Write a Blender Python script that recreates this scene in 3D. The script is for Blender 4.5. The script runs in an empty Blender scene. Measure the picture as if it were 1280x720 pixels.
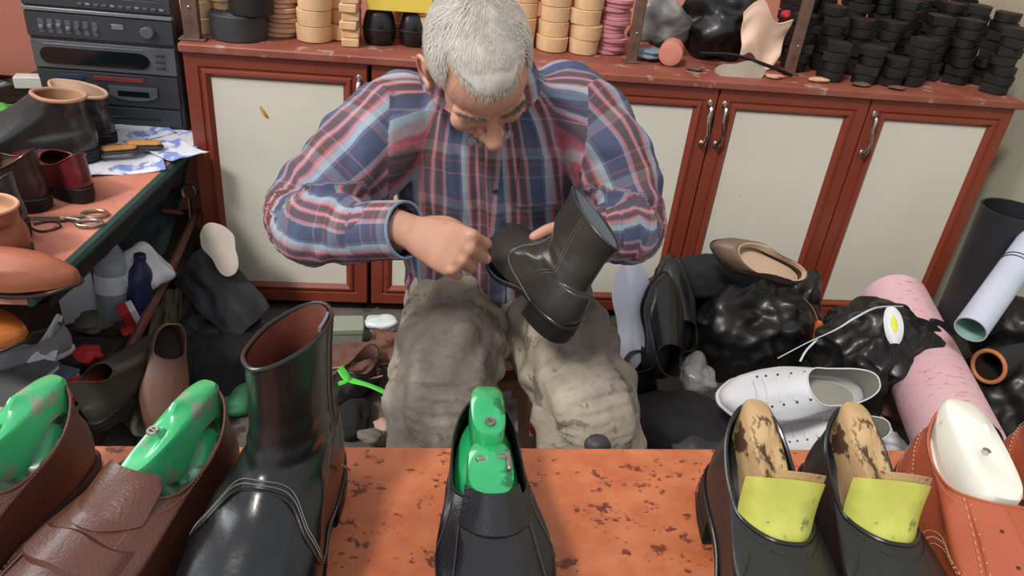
import bpy, bmesh, math, random
from mathutils import Vector, Matrix, Euler, noise
PI = math.pi
V = Vector
COL = bpy.context.scene.collection
random.seed(7)

# ---------------------------------------------------------------- materials
def hexc(h):
    h = h.lstrip('#'); c = [int(h[i:i+2], 16) / 255 for i in (0, 2, 4)]
    return tuple((x / 12.92 if x <= .04045 else ((x + .055) / 1.055) ** 2.4) for x in c) + (1,)

def pm(name, c1, c2=None, scale=8, rough=.5, metal=0, bump=0, bscale=60, coat=0, contrast=.5, spots=None,
       spot_scale=30, spot_amt=.3, alpha=1, trans=0, spec=.5, stretch=(1, 1, 1), rvar=0):
    m = bpy.data.materials.new(name); m.use_nodes = True
    nt = m.node_tree; N = nt.nodes; Lk = nt.links
    b = N['Principled BSDF']
    b.inputs['Roughness'].default_value = rough; b.inputs['Metallic'].default_value = metal
    b.inputs['Coat Weight'].default_value = coat; b.inputs['Coat Roughness'].default_value = .12
    b.inputs['Specular IOR Level'].default_value = spec
    b.inputs['Transmission Weight'].default_value = trans; b.inputs['Alpha'].default_value = alpha
    c1 = hexc(c1); b.inputs['Base Color'].default_value = c1
    tc = N.new('ShaderNodeTexCoord'); mp = N.new('ShaderNodeMapping'); mp.inputs['Scale'].default_value = stretch
    Lk.new(tc.outputs['Object'], mp.inputs['Vector'])
    out = None
    if c2:
        n = N.new('ShaderNodeTexNoise'); n.inputs['Scale'].default_value = scale; n.inputs['Detail'].default_value = 5
        Lk.new(mp.outputs[0], n.inputs['Vector'])
        r = N.new('ShaderNodeValToRGB'); w = .06 + .34 * (1 - contrast)
        r.color_ramp.elements[0].position = .5 - w; r.color_ramp.elements[1].position = .5 + w
        r.color_ramp.elements[0].color = c1; r.color_ramp.elements[1].color = hexc(c2)
        Lk.new(n.outputs['Fac'], r.inputs[0]); out = r.outputs[0]
        if rvar:
            mr = N.new('ShaderNodeMapRange'); mr.inputs[3].default_value = rough - rvar; mr.inputs[4].default_value = rough + rvar
            Lk.new(n.outputs['Fac'], mr.inputs[0]); Lk.new(mr.outputs[0], b.inputs['Roughness'])
    if spots:
        n = N.new('ShaderNodeTexNoise'); n.inputs['Scale'].default_value = spot_scale; n.inputs['Detail'].default_value = 6
        n.inputs['Roughness'].default_value = .65
        Lk.new(mp.outputs[0], n.inputs['Vector'])
        r = N.new('ShaderNodeValToRGB'); p = .72 - spot_amt * .4
        r.color_ramp.elements[0].position = p; r.color_ramp.elements[1].position = p + .05
        r.color_ramp.elements[0].color = (0, 0, 0, 1); r.color_ramp.elements[1].color = (1, 1, 1, 1)
        Lk.new(n.outputs['Fac'], r.inputs[0])
        x = N.new('ShaderNodeMixRGB'); Lk.new(r.outputs[0], x.inputs[0]); x.inputs[2].default_value = hexc(spots)
        if out: Lk.new(out, x.inputs[1])
        else: x.inputs[1].default_value = c1
        out = x.outputs[0]
    if out: Lk.new(out, b.inputs['Base Color'])
    if bump:
        n = N.new('ShaderNodeTexNoise'); n.inputs['Scale'].default_value = bscale; n.inputs['Detail'].default_value = 4
        Lk.new(mp.outputs[0], n.inputs['Vector'])
        bp = N.new('ShaderNodeBump'); bp.inputs['Strength'].default_value = bump; bp.inputs['Distance'].default_value = .004
        Lk.new(n.outputs['Fac'], bp.inputs['Height']); Lk.new(bp.outputs[0], b.inputs['Normal'])
    return m

# ---------------------------------------------------------------- mesh builder
def lerp(a, b, t): return a + (b - a) * t
def sm(t): t = max(0, min(1, t)); return t * t * (3 - 2 * t)
def interp(tab, t):
    for i in range(len(tab) - 1):
        if t <= tab[i + 1][0]:
            a, b = tab[i], tab[i + 1]
            k = sm((t - a[0]) / (b[0] - a[0])) if b[0] > a[0] else 0
            return a[1] + (b[1] - a[1]) * k
    return tab[-1][1]
def crom(P, s):
    n = len(P) - 1; i = max(0, min(n - 1, int(s))); u = s - i
    p0 = P[i - 1] if i > 0 else P[0] * 2 - P[1]
    p1, p2 = P[i], P[i + 1]
    p3 = P[i + 2] if i + 2 <= n else P[n] * 2 - P[n - 1]
    return .5 * ((2 * p1) + (p2 - p0) * u + (2 * p0 - 5 * p1 + 4 * p2 - p3) * u * u + (3 * p1 - p0 - 3 * p2 + p3) * u * u * u)
def path(pts, n=24):
    P = [V(p) for p in pts]
    return [crom(P, (len(P) - 1) * i / (n - 1)) for i in range(n)]
def TR(loc=(0, 0, 0), rot=(0, 0, 0), sc=(1, 1, 1)):
    if isinstance(sc, (int, float)): sc = (sc,) * 3
    return Matrix.Translation(loc) @ Euler([math.radians(a) for a in rot]).to_matrix().to_4x4() @ Matrix.Diagonal((*sc, 1))
def frame(o, ex, ez):
    """matrix with local x along ex, z near ez"""
    x = V(ex).normalized(); z = V(ez); z = (z - x * z.dot(x)).normalized(); y = z.cross(x)
    m = Matrix((x, y, z)).transposed().to_4x4(); m.translation = V(o); return m

class MB:
    def __init__(s): s.v = []; s.f = []; s.uv = {}
    def add(s, vs, fs, M=None):
        o = len(s.v)
        s.v += [(M @ V(p)) if M else V(p) for p in vs]
        s.f += [tuple(i + o for i in f) for f in fs]; return s
    def box(s, a, b, M=None):
        x0, y0, z0 = a; x1, y1, z1 = b
        return s.add([(x0, y0, z0), (x1, y0, z0), (x1, y1, z0), (x0, y1, z0), (x0, y0, z1), (x1, y0, z1), (x1, y1, z1), (x0, y1, z1)],
                     [(0, 3, 2, 1), (4, 5, 6, 7), (0, 1, 5, 4), (1, 2, 6, 5), (2, 3, 7, 6), (3, 0, 4, 7)], M)
    def loft(s, rings, closed=True, caps=(True, True), M=None):
        n = len(rings[0]); vs = [p for r in rings for p in r]; fs = []
        for i in range(len(rings) - 1):
            for j in range(n if closed else n - 1):
                k = (j + 1) % n
                fs.append((i * n + j, i * n + k, (i + 1) * n + k, (i + 1) * n + j))
        if closed and caps[0]:
            c = len(vs); vs.append(sum((V(p) for p in rings[0]), V()) / n); fs += [(c, (j + 1) % n, j) for j in range(n)]
        if closed and caps[1]:
            c = len(vs); vs.append(sum((V(p) for p in rings[-1]), V()) / n); o = (len(rings) - 1) * n
            fs += [(c, o + j, o + (j + 1) % n) for j in range(n)]
        return s.add(vs, fs, M)
    def tube(s, pts, r, n=10, caps=True, M=None, flat=1, up=None, loop=False):
        P = [V(p) for p in pts]; R = r if isinstance(r, (list, tuple)) else [r] * len(P)
        if len(R) != len(P): R = [crom([V((q, 0, 0)) for q in R], (len(R) - 1) * i / (len(P) - 1))[0] for i in range(len(P))]
        rings = []; u = V(up) if up else None
        for i, p in enumerate(P):
            if loop: t = P[(i + 1) % len(P)] - P[i - 1]
            else: t = P[min(i + 1, len(P) - 1)] - P[max(i - 1, 0)]
            t = t.normalized() if t.length > 1e-9 else V((0, 0, 1))
            if u is None: u = t.orthogonal()
            u = (u - t * u.dot(t)); u = u.normalized() if u.length > 1e-6 else t.orthogonal().normalized()
            w = t.cross(u)
            rings.append([p + (u * math.cos(a) * flat + w * math.sin(a)) * R[i] for a in [2 * PI * k / n for k in range(n)]])
        if loop: rings.append(rings[0]); caps = False
        return s.loft(rings, True, (caps, caps), M)
    def limb(s, pts, r, n=16, seg=20, flat=1, up=None, M=None):
        """tube with rounded ends along a smooth path"""
        P = path(pts, seg); R = [crom([V((q, 0, 0)) for q in r], (len(r) - 1) * i / (seg - 1))[0] for i in range(seg)]
        d0 = (P[0] - P[1]).normalized(); d1 = (P[-1] - P[-2]).normalized()
        A = [P[0] + d0 * R[0] * c for c in (.98, .85, .5)]; AR = [R[0] * k for k in (.15, .5, .86)]
        B = [P[-1] + d1 * R[-1] * c for c in (.5, .85, .98)]; BR = [R[-1] * k for k in (.86, .5, .15)]
        return s.tube(A + P + B, AR + R + BR, n, True, M, flat, up)
    def rev(s, prof, n=24, M=None, sx=1, sy=1, caps=(True, True)):
        return s.loft([[(r * sx * math.cos(2 * PI * k / n), r * sy * math.sin(2 * PI * k / n), z) for k in range(n)] for r, z in prof], True, caps, M)
    def ell(s, c, r, n=20, M=None, rot=(0, 0, 0)):
        m = (M or Matrix()) @ TR(c, rot, r)
        return s.rev([(math.sin(PI * i / n), -math.cos(PI * i / n)) for i in range(1, n)], n, m)
    def grid(s, f, nu, nv, M=None, th=0):
        P = [[V(f(i / nu, j / nv)) for j in range(nv + 1)] for i in range(nu + 1)]
        vs = [p for r in P for p in r]; fs = [(i * (nv + 1) + j, (i + 1) * (nv + 1) + j, (i + 1) * (nv + 1) + j + 1, i * (nv + 1) + j + 1) for i in range(nu) for j in range(nv)]
        if th:
            m2 = bpy.data.meshes.new('t'); m2.from_pydata(vs, [], fs); nn = [v.normal.copy() for v in m2.vertices]; bpy.data.meshes.remove(m2)
            o = len(vs); vs = vs + [p - q * th for p, q in zip(vs, nn)]
            fs = fs + [tuple(reversed([k + o for k in f_])) for f_ in fs]
            w = nv + 1
            bd = [j for j in range(nv + 1)] + [i * w + nv for i in range(1, nu + 1)] + [nu * w + j for j in range(nv - 1, -1, -1)] + [i * w for i in range(nu - 1, 0, -1)]
            for a, b in zip(bd, bd[1:] + bd[:1]): fs.append((a, b, b + o, a + o))
        return s.add(vs, fs, M)
    def plate(s, outline, z0, z1, M=None, inset=0):
        """prism over a 2-D outline (list of x,y), flat lids (fan to centroid)"""
        c = sum((V(p) for p in outline), V((0, 0))) / len(outline)
        rr = []
        if inset: rr.append([(lerp(p[0], c[0], inset), lerp(p[1], c[1], inset), z0) for p in outline])
        k = abs(z1 - z0) * .3 * (1 if z1 > z0 else -1) if inset else 0
        rr.append([(p[0], p[1], z0 + k) for p in outline]); rr.append([(p[0], p[1], z1 - k) for p in outline])
        if inset: rr.append([(lerp(p[0], c[0], inset), lerp(p[1], c[1], inset), z1) for p in outline])
        return s.loft(rr, True, (True, True), M)
    def build(s, name, mat, parent=None, smooth=True, bevel=0, sub=0, angle=35, segs=2, disp=None):
        me = bpy.data.meshes.new(name); me.from_pydata(s.v, [], s.f)
        bm = bmesh.new(); bm.from_mesh(me); bmesh.ops.recalc_face_normals(bm, faces=bm.faces)
        bm.to_mesh(me); bm.free()
        if disp:
            for v in me.vertices: v.co += v.normal * disp(v.co)
        if smooth:
            me.polygons.foreach_set('use_smooth', [True] * len(me.polygons))
            me.set_sharp_from_angle(angle=math.radians(angle))
        me.materials.append(mat)
        o = bpy.data.objects.new(name, me); COL.objects.link(o)
        if parent: o.parent = parent
        if bevel:
            b = o.modifiers.new('b', 'BEVEL'); b.width = bevel; b.segments = segs; b.limit_method = 'ANGLE'; b.angle_limit = math.radians(40)
        if sub:
            b = o.modifiers.new('s', 'SUBSURF'); b.levels = sub; b.render_levels = sub
        return o

def tag(o, label=None, cat=None, group=None, kind=None):
    if label: o['label'] = label
    if cat: o['category'] = cat
    if group: o['group'] = group
    if kind: o['kind'] = kind
    return o
def thing(name, label, cat, loc=(0, 0, 0), rot=(0, 0, 0), group=None, M=None):
    o = bpy.data.objects.new(name, None); COL.objects.link(o); o.empty_display_size = .05
    if M is not None: o.matrix_world = M
    else: o.location = loc; o.rotation_euler = [math.radians(a) for a in rot]
    return tag(o, label, cat, group)
def place(o, loc, rot=(0, 0, 0)):
    o.location = loc; o.rotation_euler = [math.radians(a) for a in rot]; return o
def copy_tree(o, parent=None):
    c = o.copy(); COL.objects.link(c); c.parent = parent
    for ch in list(o.children): copy_tree(ch, c)
    return c
def structure(o): o['kind'] = 'structure'; return o
def nz(p, s=1, seed=0): return noise.noise(V(p) * s + V((seed * 7.3, seed * 3.1, seed * 1.7)))
# ---------------------------------------------------------------- camera and light
def make_camera():
    D = V((-180, 1640, 965)).normalized(); X = V((7364, 240, 965)); X = (X - D * X.dot(D)).normalized()
    Y = X.cross(D)
    # rows: world axes in (right, down, forward); build camera axes in world
    right = V((X[0], Y[0], -D[0])); down = V((X[1], Y[1], -D[1])); fwd = V((X[2], Y[2], -D[2]))
    m = Matrix((right, -down, -fwd)).transposed().to_4x4(); m.translation = V((0, 0, 1.30))
    c = bpy.data.cameras.new('camera'); o = bpy.data.objects.new('camera', c); COL.objects.link(o)
    o.matrix_world = m; c.sensor_width = 36; c.lens = 965 / 1280 * 36; c.clip_start = .02
    c.dof.use_dof = False
    bpy.context.scene.camera = o
make_camera()
sc = bpy.context.scene
sc.view_settings.view_transform = 'Standard'; sc.view_settings.look = 'None'
sc.view_settings.gamma = 1; sc.view_settings.use_curve_mapping = False; sc.view_settings.exposure = 0.12
w = bpy.data.worlds.new('world'); sc.world = w; w.use_nodes = True
bg = w.node_tree.nodes['Background']; bg.inputs[0].default_value = (.93, .96, 1, 1); bg.inputs[1].default_value = .68
sl = bpy.data.lights.new('sun', 'SUN'); sl.energy = 2.1; sl.angle = math.radians(9); sl.color = (1, .95, .88)
so = bpy.data.objects.new('sun', sl); COL.objects.link(so)
so.rotation_euler = V((-.55, -.62, .95)).to_track_quat('Z', 'Y').to_euler(); so.location = (-1, -1.5, 3)

# added area lamp in front of the windowless left wall, for assumed daylight
al = bpy.data.lights.new('assumed_left_daylight', 'AREA'); al.shape = 'RECTANGLE'; al.size = 1.1; al.size_y = 1.0; al.energy = 26; al.color = (.93, .97, 1)
ao = bpy.data.objects.new('assumed_left_daylight', al); COL.objects.link(ao); ao.location = (-1.50, 1.55, 1.45); ao.rotation_euler = V((-1, .05, .35)).to_track_quat('Z', 'Y').to_euler()
# ---------------------------------------------------------------- room shell
m_salmon = pm('salmon_wall_paint', '#d88570', '#e0a08c', scale=2, rough=.8, bump=.1, bscale=30)
m_green = pm('grey_green_wall_paint', '#a7a790', '#b9b8a2', scale=2, rough=.85, bump=.1, bscale=30)
m_floor = pm('dirty_floor', '#4b4440', '#6a625b', scale=6, rough=.85, bump=.4, bscale=40, spots='#3a3430', spot_scale=9, spot_amt=.3)
structure(MB().box((-2.2, -1.2, -.05), (2.6, 2.62, 0)).build('floor', m_floor, None, False))
structure(MB().box((-2.2, 2.55, 0), (2.5, 2.62, 2.5)).build('wall_back', m_salmon, None, False))
structure(MB().box((1.84, .4, 0), (1.92, 2.55, 2.5)).build('wall_right', m_green, None, False))
m_white = pm('white_paint', '#e9ece6', rough=.6)
structure(MB().box((-1.6, 1.0, 0), (-1.52, 2.55, 2.5)).build('wall_left', m_white, None, False))

# ---------------------------------------------------------------- cobbler's front bench
m_bench = pm('orange_painted_bench', '#ac562f', '#cb7c52', scale=34, rough=.55, bump=.25, bscale=45, spots='#6b3322', spot_scale=52, spot_amt=.35, stretch=(1, 1.3, 1), contrast=.3, rvar=.15)
m_bedge = pm('worn_bench_wood', '#8a5138', '#a06a4a', scale=20, rough=.75, bump=.3, bscale=60)
def bench_top():
    t = thing('workbench', 'long orange painted cobbler bench with a worn speckled top, in front of the seated man', 'workbench', (.35, .343, 0))
    MB().box((-1.05, -.35, .69), (1.1, .293, .72)).build('bench_top', m_bench, t, True, .003)
    MB().box((-1.0, -.32, .58), (1.05, -.29, .69)).build('apron', m_bedge, t, True, .002)
    MB().box((-1.0, .25, .61), (1.05, .275, .69)).build('apron', m_bedge, t, True, .002)
    for x in (-.98, .98):
        for y in (-.3, .22): MB().box((x, y, 0), (x + .05, y + .05, .69)).build('leg', m_bedge, t, True, .003)
    MB().box((-1.05, .294, .655), (.80, .329, .675)).build('back_ledge', pm('dusty_grey_board', '#5d5a50', '#736e60', scale=7, rough=.85), t, True, .003)
    return t
bench_top()
# ---------------------------------------------------------------- shoes
BASEW = [(0, .70), (.12, .74), (.35, .72), (.66, 1.0), (.85, .90), (1, .66)]
def outline_pt(th, W, n=2.6, tab=BASEW, flare=(1, 1)):
    t = (1 - math.cos(th)) / 2
    e = (1 - abs(2 * t - 1) ** n) ** (1 / n) if 0 < t < 1 else 0
    sx = 1 if math.sin(th) >= 0 else -1
    w = interp(tab, t) * e * W * (flare[0] if sx > 0 else flare[1])
    return t, sx * w
TOPW = [(0, .70), (.3, .74), (.55, .77), (.8, .84), (1, .74)]
class Upper:
    """surface from featherline (s=0) to topline; loops: (y0,y1,w,zheel,zmid,zfront,tab)"""
    def __init__(u, loops, bend=0): u.loops = loops; u.n = len(loops) - 1; u.bend = bend
    def ring(u, th):
        R = []
        for L in u.loops:
            y0, y1, w, zh, zm, zf = L[:6]; tab = L[6] if len(L) > 6 else BASEW; n = L[7] if len(L) > 7 else 2.6
            t, x = outline_pt(th, w, n, tab)
            a = (1 - t) ** 2; b = 2 * t * (1 - t); c = t * t
            cz = 2 * zm - .5 * (zh + zf)
            R.append(V((x + u.bend * math.sin(t * PI) * 0, lerp(y0, y1, t), a * zh + b * cz + c * zf - (L[8] * x if len(L) > 8 else 0))))
        return R
    def S(u, th, s): return crom(u.ring(th), max(0, min(u.n, s)))
    def N(u, th, s):
        e = 1e-3; s = min(max(s, .01), u.n - .01)
        d = (u.S(th + e, s) - u.S(th - e, s)).cross(u.S(th, s + e) - u.S(th, s - e))
        d = d.normalized() if d.length > 1e-12 else V((0, 0, 1))
        c = (u.S(0, s) + u.S(PI, s)) / 2
        c = V((0, u.S(th, s).y * .4 + c.y * .6, u.S(th, s).z - .03)) if s < u.n else c
        return d if d.dot(u.S(th, s) - c) > 0 else -d
    def mesh(u, name, mat, parent, nt=88, ns=26, s0=0, s1=None, off=0, fold=None, th=.0):
        s1 = u.n if s1 is None else s1; mb = MB(); rings = []
        for j in range(ns + 1):
            s = lerp(s0, s1, j / ns); r = []
            for i in range(nt):
                a = 2 * PI * i / nt; p = u.S(a, s)
                if off or fold: p = p + u.N(a, s) * (off + (fold(p, a, s) if fold else 0))
                r.append(p)
            rings.append(r)
        mb.loft(rings, True, (False, False))
        o = mb.build(name, mat, parent, True, 0, 0, 80)
        if th:
            m = o.modifiers.new('t', 'SOLIDIFY'); m.thickness = th; m.offset = -1
        return o
    def patch(u, mb, f, nu, nv, off=.0012, th=.0018):
        """f(u,v)->(theta,s); a raised panel lying on the surface"""
        def g(a, b):
            t, s = f(a, b); e = min(a, 1 - a, b, 1 - b); k = off * min(1, e * 14) if e < .0714 else off
            return u.S(t, s) + u.N(t, s) * k
        mb.grid(g, nu, nv, None)
    def seam(u, mb, pts, r=.0006, n=40, off=.0006, dash=False, rr=5):
        P = path([(a, s, 0) for a, s in pts], n); Q = [u.S(p[0], p[1]) + u.N(p[0], p[1]) * off for p in P]
        if not dash: mb.tube(Q, r, rr)
        else:
            for i in range(0, len(Q) - 1, 2): mb.tube([Q[i], Q[i + 1]], r, 5)
    def dots(u, mb, pts, n, r=.001, off=0):
        P = path([(a, s, 0) for a, s in pts], n)
        for p in P: mb.ell(u.S(p[0], p[1]) + u.N(p[0], p[1]) * off, (r,) * 3, 6)

def solez(t, hh, th=.0, spring=.012):
    # top of the sole as height over the length
    return interp([(0, hh), (.28, hh * .96), (.62, .0), (.75, .0), (1, spring)], t) + th

def sole_parts(root, L, W, hh, th, msole, mheel, mwelt=None, n=2.6, tab=BASEW, welt=1.06, heel_t=.27, spring=.012, y0=0, tread=False):
    NT = 88; sole = MB(); rings = []
    def ring(k, dz, top=True):
        r = []
        for i in range(NT):
            t, x = outline_pt(2 * PI * i / NT, W * k, n, tab)
            r.append((x, y0 + lerp(-.003 * (k - 1) * 30, L + .003 * (k - 1) * 30, t), solez(t, hh, dz, spring)))
        return r
    rings = [ring(welt * .9, 0), ring(welt * .985, .0008), ring(welt, .0022), ring(welt, th - .0015), ring(welt * .985, th), ring(.8, th)]
    sole.loft(rings); sole.build('sole', msole, root, True, 0, 0, 50)
    if mwelt:
        w = MB(); P = []
        for i in range(NT):
            t, x = outline_pt(2 * PI * i / NT, W * welt * .985, n, tab); P.append((x, y0 + lerp(-.002, L + .002, t), solez(t, hh, th + .0004, spring)))
        w.tube(P, .0016, 6, loop=True); w.build('welt', mwelt, root)
    if hh > .004:
        hb = MB(); tc = math.acos(1 - 2 * heel_t); ring2 = []
        for k, z in ((1.0, hh + .001), (.985, hh * .5), (.96, .0012), (.93, 0)):
            r = []
            for i in range(41):
                a = lerp(-tc, tc, i / 40); t, x = outline_pt(a, W * welt * k, n, tab)
                r.append((x, y0 + lerp(-.005 + (1 - k) * .1, L, t), min(z, solez(t, hh) + .001)))
            for i in range(1, 8):
                a, b = r[40], r[0]; q = i / 8
                r.append((lerp(a[0], b[0], q), lerp(a[1], b[1], q) - .006 * math.sin(PI * q), lerp(a[2], b[2], q)))
            ring2.append(r)
        hb.loft(ring2); h = hb.build('heel', mheel, root, True, 0, 0, 40)
        hl = MB()
        for q in (.35, .68):
            P = []
            for i in range(41):
                a = lerp(-tc, tc, i / 40); t, x = outline_pt(a, W * welt * 1.0, n, tab); P.append((x * 1.002, y0 + lerp(-.0053, L, t), hh * q))
            hl.tube(P, .0005, 4)
        hl.build('heel_lift', msole, h)

def low_loops(L, W, hh, th, top=.082, side=.060, throat=.56, tw=.60, zthroat=.083, toe_h=.030, vamp=.052):
    b = th
    return [(0, L, W, hh + b, hh * .45 + b, .012 + b),
            (-.003, L - .002, W * 1.03, hh + b + .016, hh * .5 + b + .015, .012 + b + toe_h * .5),
            (-.002, L * .945, W * 1.0, hh + b + .034, hh * .5 + b + .031, .010 + b + toe_h),
            (.003, L * .80, W * .97, hh + b + .050, hh * .5 + b + .045, b + vamp),
            (.008, L * throat, W * tw, hh + top, hh * .6 + side, zthroat + hh * .3, TOPW)]

def stadium(y0, y1, w, n=44, rf=1.0):
    r = []; L = y1 - y0
    for i in range(n):
        a = 2 * PI * i / n; c, d = math.cos(a), math.sin(a)
        x = w * (abs(d) ** .55) * (1 if d > 0 else -1); y = (abs(c) ** .8) * (1 if c > 0 else -1)
        r.append((x, y0 + L * (1 - y) / 2))
    return r
def comb(mb, y0, y1, w, zr, zf, depth=.06, dome=.003, taper=.8, dx=0):
    """upright block of a shoe last with a rounded flat top sloping from zr (heel) to zf (front)"""
    rings = []
    for k, dz in ((.95, -depth), (1.0, -depth * .5), (1.0, -.006), (.95, -.0022), (.82, -.0003), (.5, dome * .6), (.2, dome)):
        r = []
        for x, y in stadium(y0, y1, w):
            t = (y - y0) / (y1 - y0); cy = (y0 + y1) / 2
            r.append((x * k * lerp(1, taper, t) + dx, cy + (y - cy) * (k if k < 1 else 1), lerp(zr, zf, sm(t) * .5 + t * .5) + dz))
        rings.append(r)
    mb.loft(rings); return mb
def filler(lp, root, mat, sink=.014, name='shoe_last'):
    """body of the last down inside the opening"""
    y0, y1, w, zh, zm, zf = lp[-1][:6]; mb = MB(); rings = []
    for k, dz in ((.78, -.03), (.93, -.008), (.88, -.003), (.6, .001), (.2, .002)):
        r = []
        for i in range(60):
            t, x = outline_pt(2 * PI * i / 60, w * k, 2.6, TOPW); a = (1 - t) ** 2; b = 2 * t * (1 - t); c = t * t; cz = 2 * zm - .5 * (zh + zf)
            cy = (y0 + y1) / 2; y = lerp(y0 + .004, y1 - .002, t); r.append((x, cy + (y - cy) * k, a * zh + b * cz + c * zf - sink + dz))
        rings.append(r)
    mb.loft(rings); return mb.build(name, mat, root, True, 0, 0, 60)
# ---------------------------------------------------------------- shoes on the bench
m_brown = pm('brown_grain_leather', '#4f2a1f', '#60382b', scale=14, rough=.40, bump=.22, bscale=420, coat=.15, contrast=.2)
m_brownlin = pm('brown_lining', '#7b5a48', rough=.7)
m_black = pm('black_smooth_leather', '#0e0e10', '#17171a', scale=12, rough=.32, bump=.05, bscale=300, coat=.2, contrast=.2)
m_blackgrain = pm('black_grain_leather', '#101012', '#1c1c20', scale=12, rough=.33, bump=.16, bscale=420, coat=.25, contrast=.2)
m_charcoal = pm('charcoal_matte_leather', '#181818', '#222221', scale=9, rough=.42, bump=.12, bscale=300, coat=.1, contrast=.2)
m_thread = pm('pale_thread', '#77726c', rough=.7)
m_dkthread = pm('grey_thread', '#3a3a3c', rough=.6)
m_greendark = pm('dark_green_plastic', '#12603a', '#1d7a4c', scale=25, rough=.3, coat=.4, spots='#0a2f1e', spot_scale=40, spot_amt=.5)
m_brthread = pm('brown_thread', '#8f6450', rough=.7)
m_rubber = pm('black_rubber', '#0d0c0c', '#171615', scale=30, rough=.6, bump=.15, bscale=200)
m_dksole = pm('dark_brown_sole', '#2c1b16', '#3a241c', scale=30, rough=.5)
m_green = pm('green_plastic_last', '#1f9a57', '#38b873', scale=18, rough=.22, coat=.5, bump=.05, bscale=60, spots='#0f6a3c', spot_scale=30, spot_amt=.3)
m_greenworn = pm('worn_green_plastic', '#2fae66', '#55c888', scale=22, rough=.28, coat=.4, bump=.1, bscale=90, spots='#9c9a84', spot_scale=38, spot_amt=.34)
m_steel = pm('scratched_steel', '#b8b4ac', '#8b857c', scale=60, rough=.35, metal=.9)
m_tan = pm('orange_tan_leather', '#a24c2f', '#b45c3c', scale=10, rough=.34, bump=.06, bscale=350, coat=.25, contrast=.3)
m_tanthread = pm('tan_thread', '#d39a78', rough=.7)
m_white = pm('white_plastic_last', '#e6e4d2', '#f1efe2', scale=20, rough=.35, coat=.25, spots='#a9a792', spot_scale=30, spot_amt=.14)
m_wood = pm('scarred_wooden_last', '#a8865c', '#c7a878', scale=28, rough=.6, bump=.3, bscale=80, spots='#4d3624', spot_scale=34, spot_amt=.52, stretch=(1.5, .6, 1))
m_yellow = pm('yellow_green_lining', '#9fa548', '#d2d465', scale=34, rough=.5, contrast=.35, spots='#7d8450', spot_scale=30, spot_amt=.38)

def rim(u, root, mat, r=.0014, name='topline_binding', s=None):
    mb = MB(); s = u.n if s is None else s
    mb.tube([u.S(2 * PI * i / 88, s) for i in range(88)], r, 8, loop=True); return mb.build(name, mat, root)

def screw(parent, p, r=.006, rot=(0, 0, 0)):
    mb = MB(); m = TR(p, rot); mb.rev([(r * .8, -.002), (r, 0), (r * .9, .0012), (r * .45, .0012), (r * .4, -.0005)], 16, m)
    mb.box((-r * .8, -.0007, .0006), (r * .8, .0007, .0016), m); return mb.build('screw', m_steel, parent)

def loafer(label):
    t = thing('loafer', label, 'shoe', group='brown loafers on green lasts')
    t.scale = (1.0, 1.0, 1.04)
    L, W, hh, th = .300, .054, .024, .006
    lp = low_loops(L, W, hh, th, top=.088, side=.062, throat=.42, tw=.86, zthroat=.080, vamp=.058)
    u = Upper(lp)
    u.mesh('upper', m_brown, t, fold=lambda p, a, s: .0007 * nz(p, 60, 1))
    u.mesh('lining', m_brownlin, t, s0=2, off=-.0022)
    rim(u, t, m_brown, .0016)
    # vamp tongue: squared flap over the instep
    mb = MB()
    def fl(a, b):
        q = (a - .5) * 2; s = lerp(3.72, 4.0, b); th_ = PI + q * lerp(.80, .74, b) * (1 - .10 * max(0, b - .8) * 5 * abs(q) ** 6)
        p = u.S(th_, s); n = u.N(th_, s)
        up = V((0, -.016 * sm((b - .3) * 1.4) * (1 - .45 * q ** 6), .012 * sm((b - .25) * 1.4) * (1 - .35 * q ** 6)))
        return p + n * .0022 + up
    mb.grid(fl, 26, 16, None, .0028); mb.build('tongue', m_brown, t, True, .0008)
    # strap across
    st = MB()
    u.patch(st, lambda a, b: (PI + (a - .5) * 2 * 1.02, lerp(3.44, 3.71, b) - .30 * abs((a - .5) * 2) ** 1.7), 40, 10, .0036); st.build('strap', m_brown, t)
    # apron seam and side seams
    sm_ = MB()
    u.seam(sm_, [(PI - .72, 3.38), (PI - .68, 3.0), (PI - .5, 2.5), (PI, 2.3), (PI + .5, 2.5), (PI + .68, 3.0), (PI + .72, 3.38)], .0011, 60)
    for d in (-1, 1): ss = MB(); u.seam(ss, [(PI + d * 1.1, 3.0), (PI + d * 1.16, 2.3), (PI + d * 1.3, 1.4), (PI + d * 1.5, .6)], .0007, 30); ss.build('side_seam', m_dksole, t)
    bs = MB(); u.seam(bs, [(.02, 3.9), (.02, 2), (.02, .2)], .0006, 20); bs.build('back_seam', m_dksole, t)
    sm_.build('seam', m_dksole, t)
    th2 = MB()
    for d in (-1, 1):
        u.seam(th2, [(PI + d * .9, 3.82), (PI + d * 1.5, 3.84), (PI + d * 2.3, 3.86), (PI + d * 3.1, 3.87)], .0004, 90, dash=True)
        u.seam(th2, [(PI + d * .62, 3.9), (PI + d * .66, 3.7), (PI + d * .68, 3.52)], .0004, 20, dash=True)
        u.seam(th2, [(PI + d * .95, 2.66), (PI + d * 1.05, 2.8), (PI + d * 1.0, 3.0)], .0004, 16, dash=True)
    th2.build('stitching', m_brthread, t)
    sole_parts(t, L, W, hh, th, m_dksole, m_dksole, m_dksole)
    la = filler(lp, t, m_greendark)
    comb(MB(), .004, .118, .0155, .121, .100, .05).build('comb', m_greenworn, la)
    screw(la, (0, .078, .1145), .0055, (-8, 0, 0))
    return t
a = loafer('brown leather loafer with a worn green last, nearest the tall black boot')
LO2 = place(a, (-.168, .586, .723), (0, 4, 180 - 27))
b = copy_tree(a); b['label'] = 'brown leather loafer with worn green last, cut off at the left edge of the photo'
LO1 = place(b, (-.300, .590, .723), (0, 4, 180 - 27))

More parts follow.
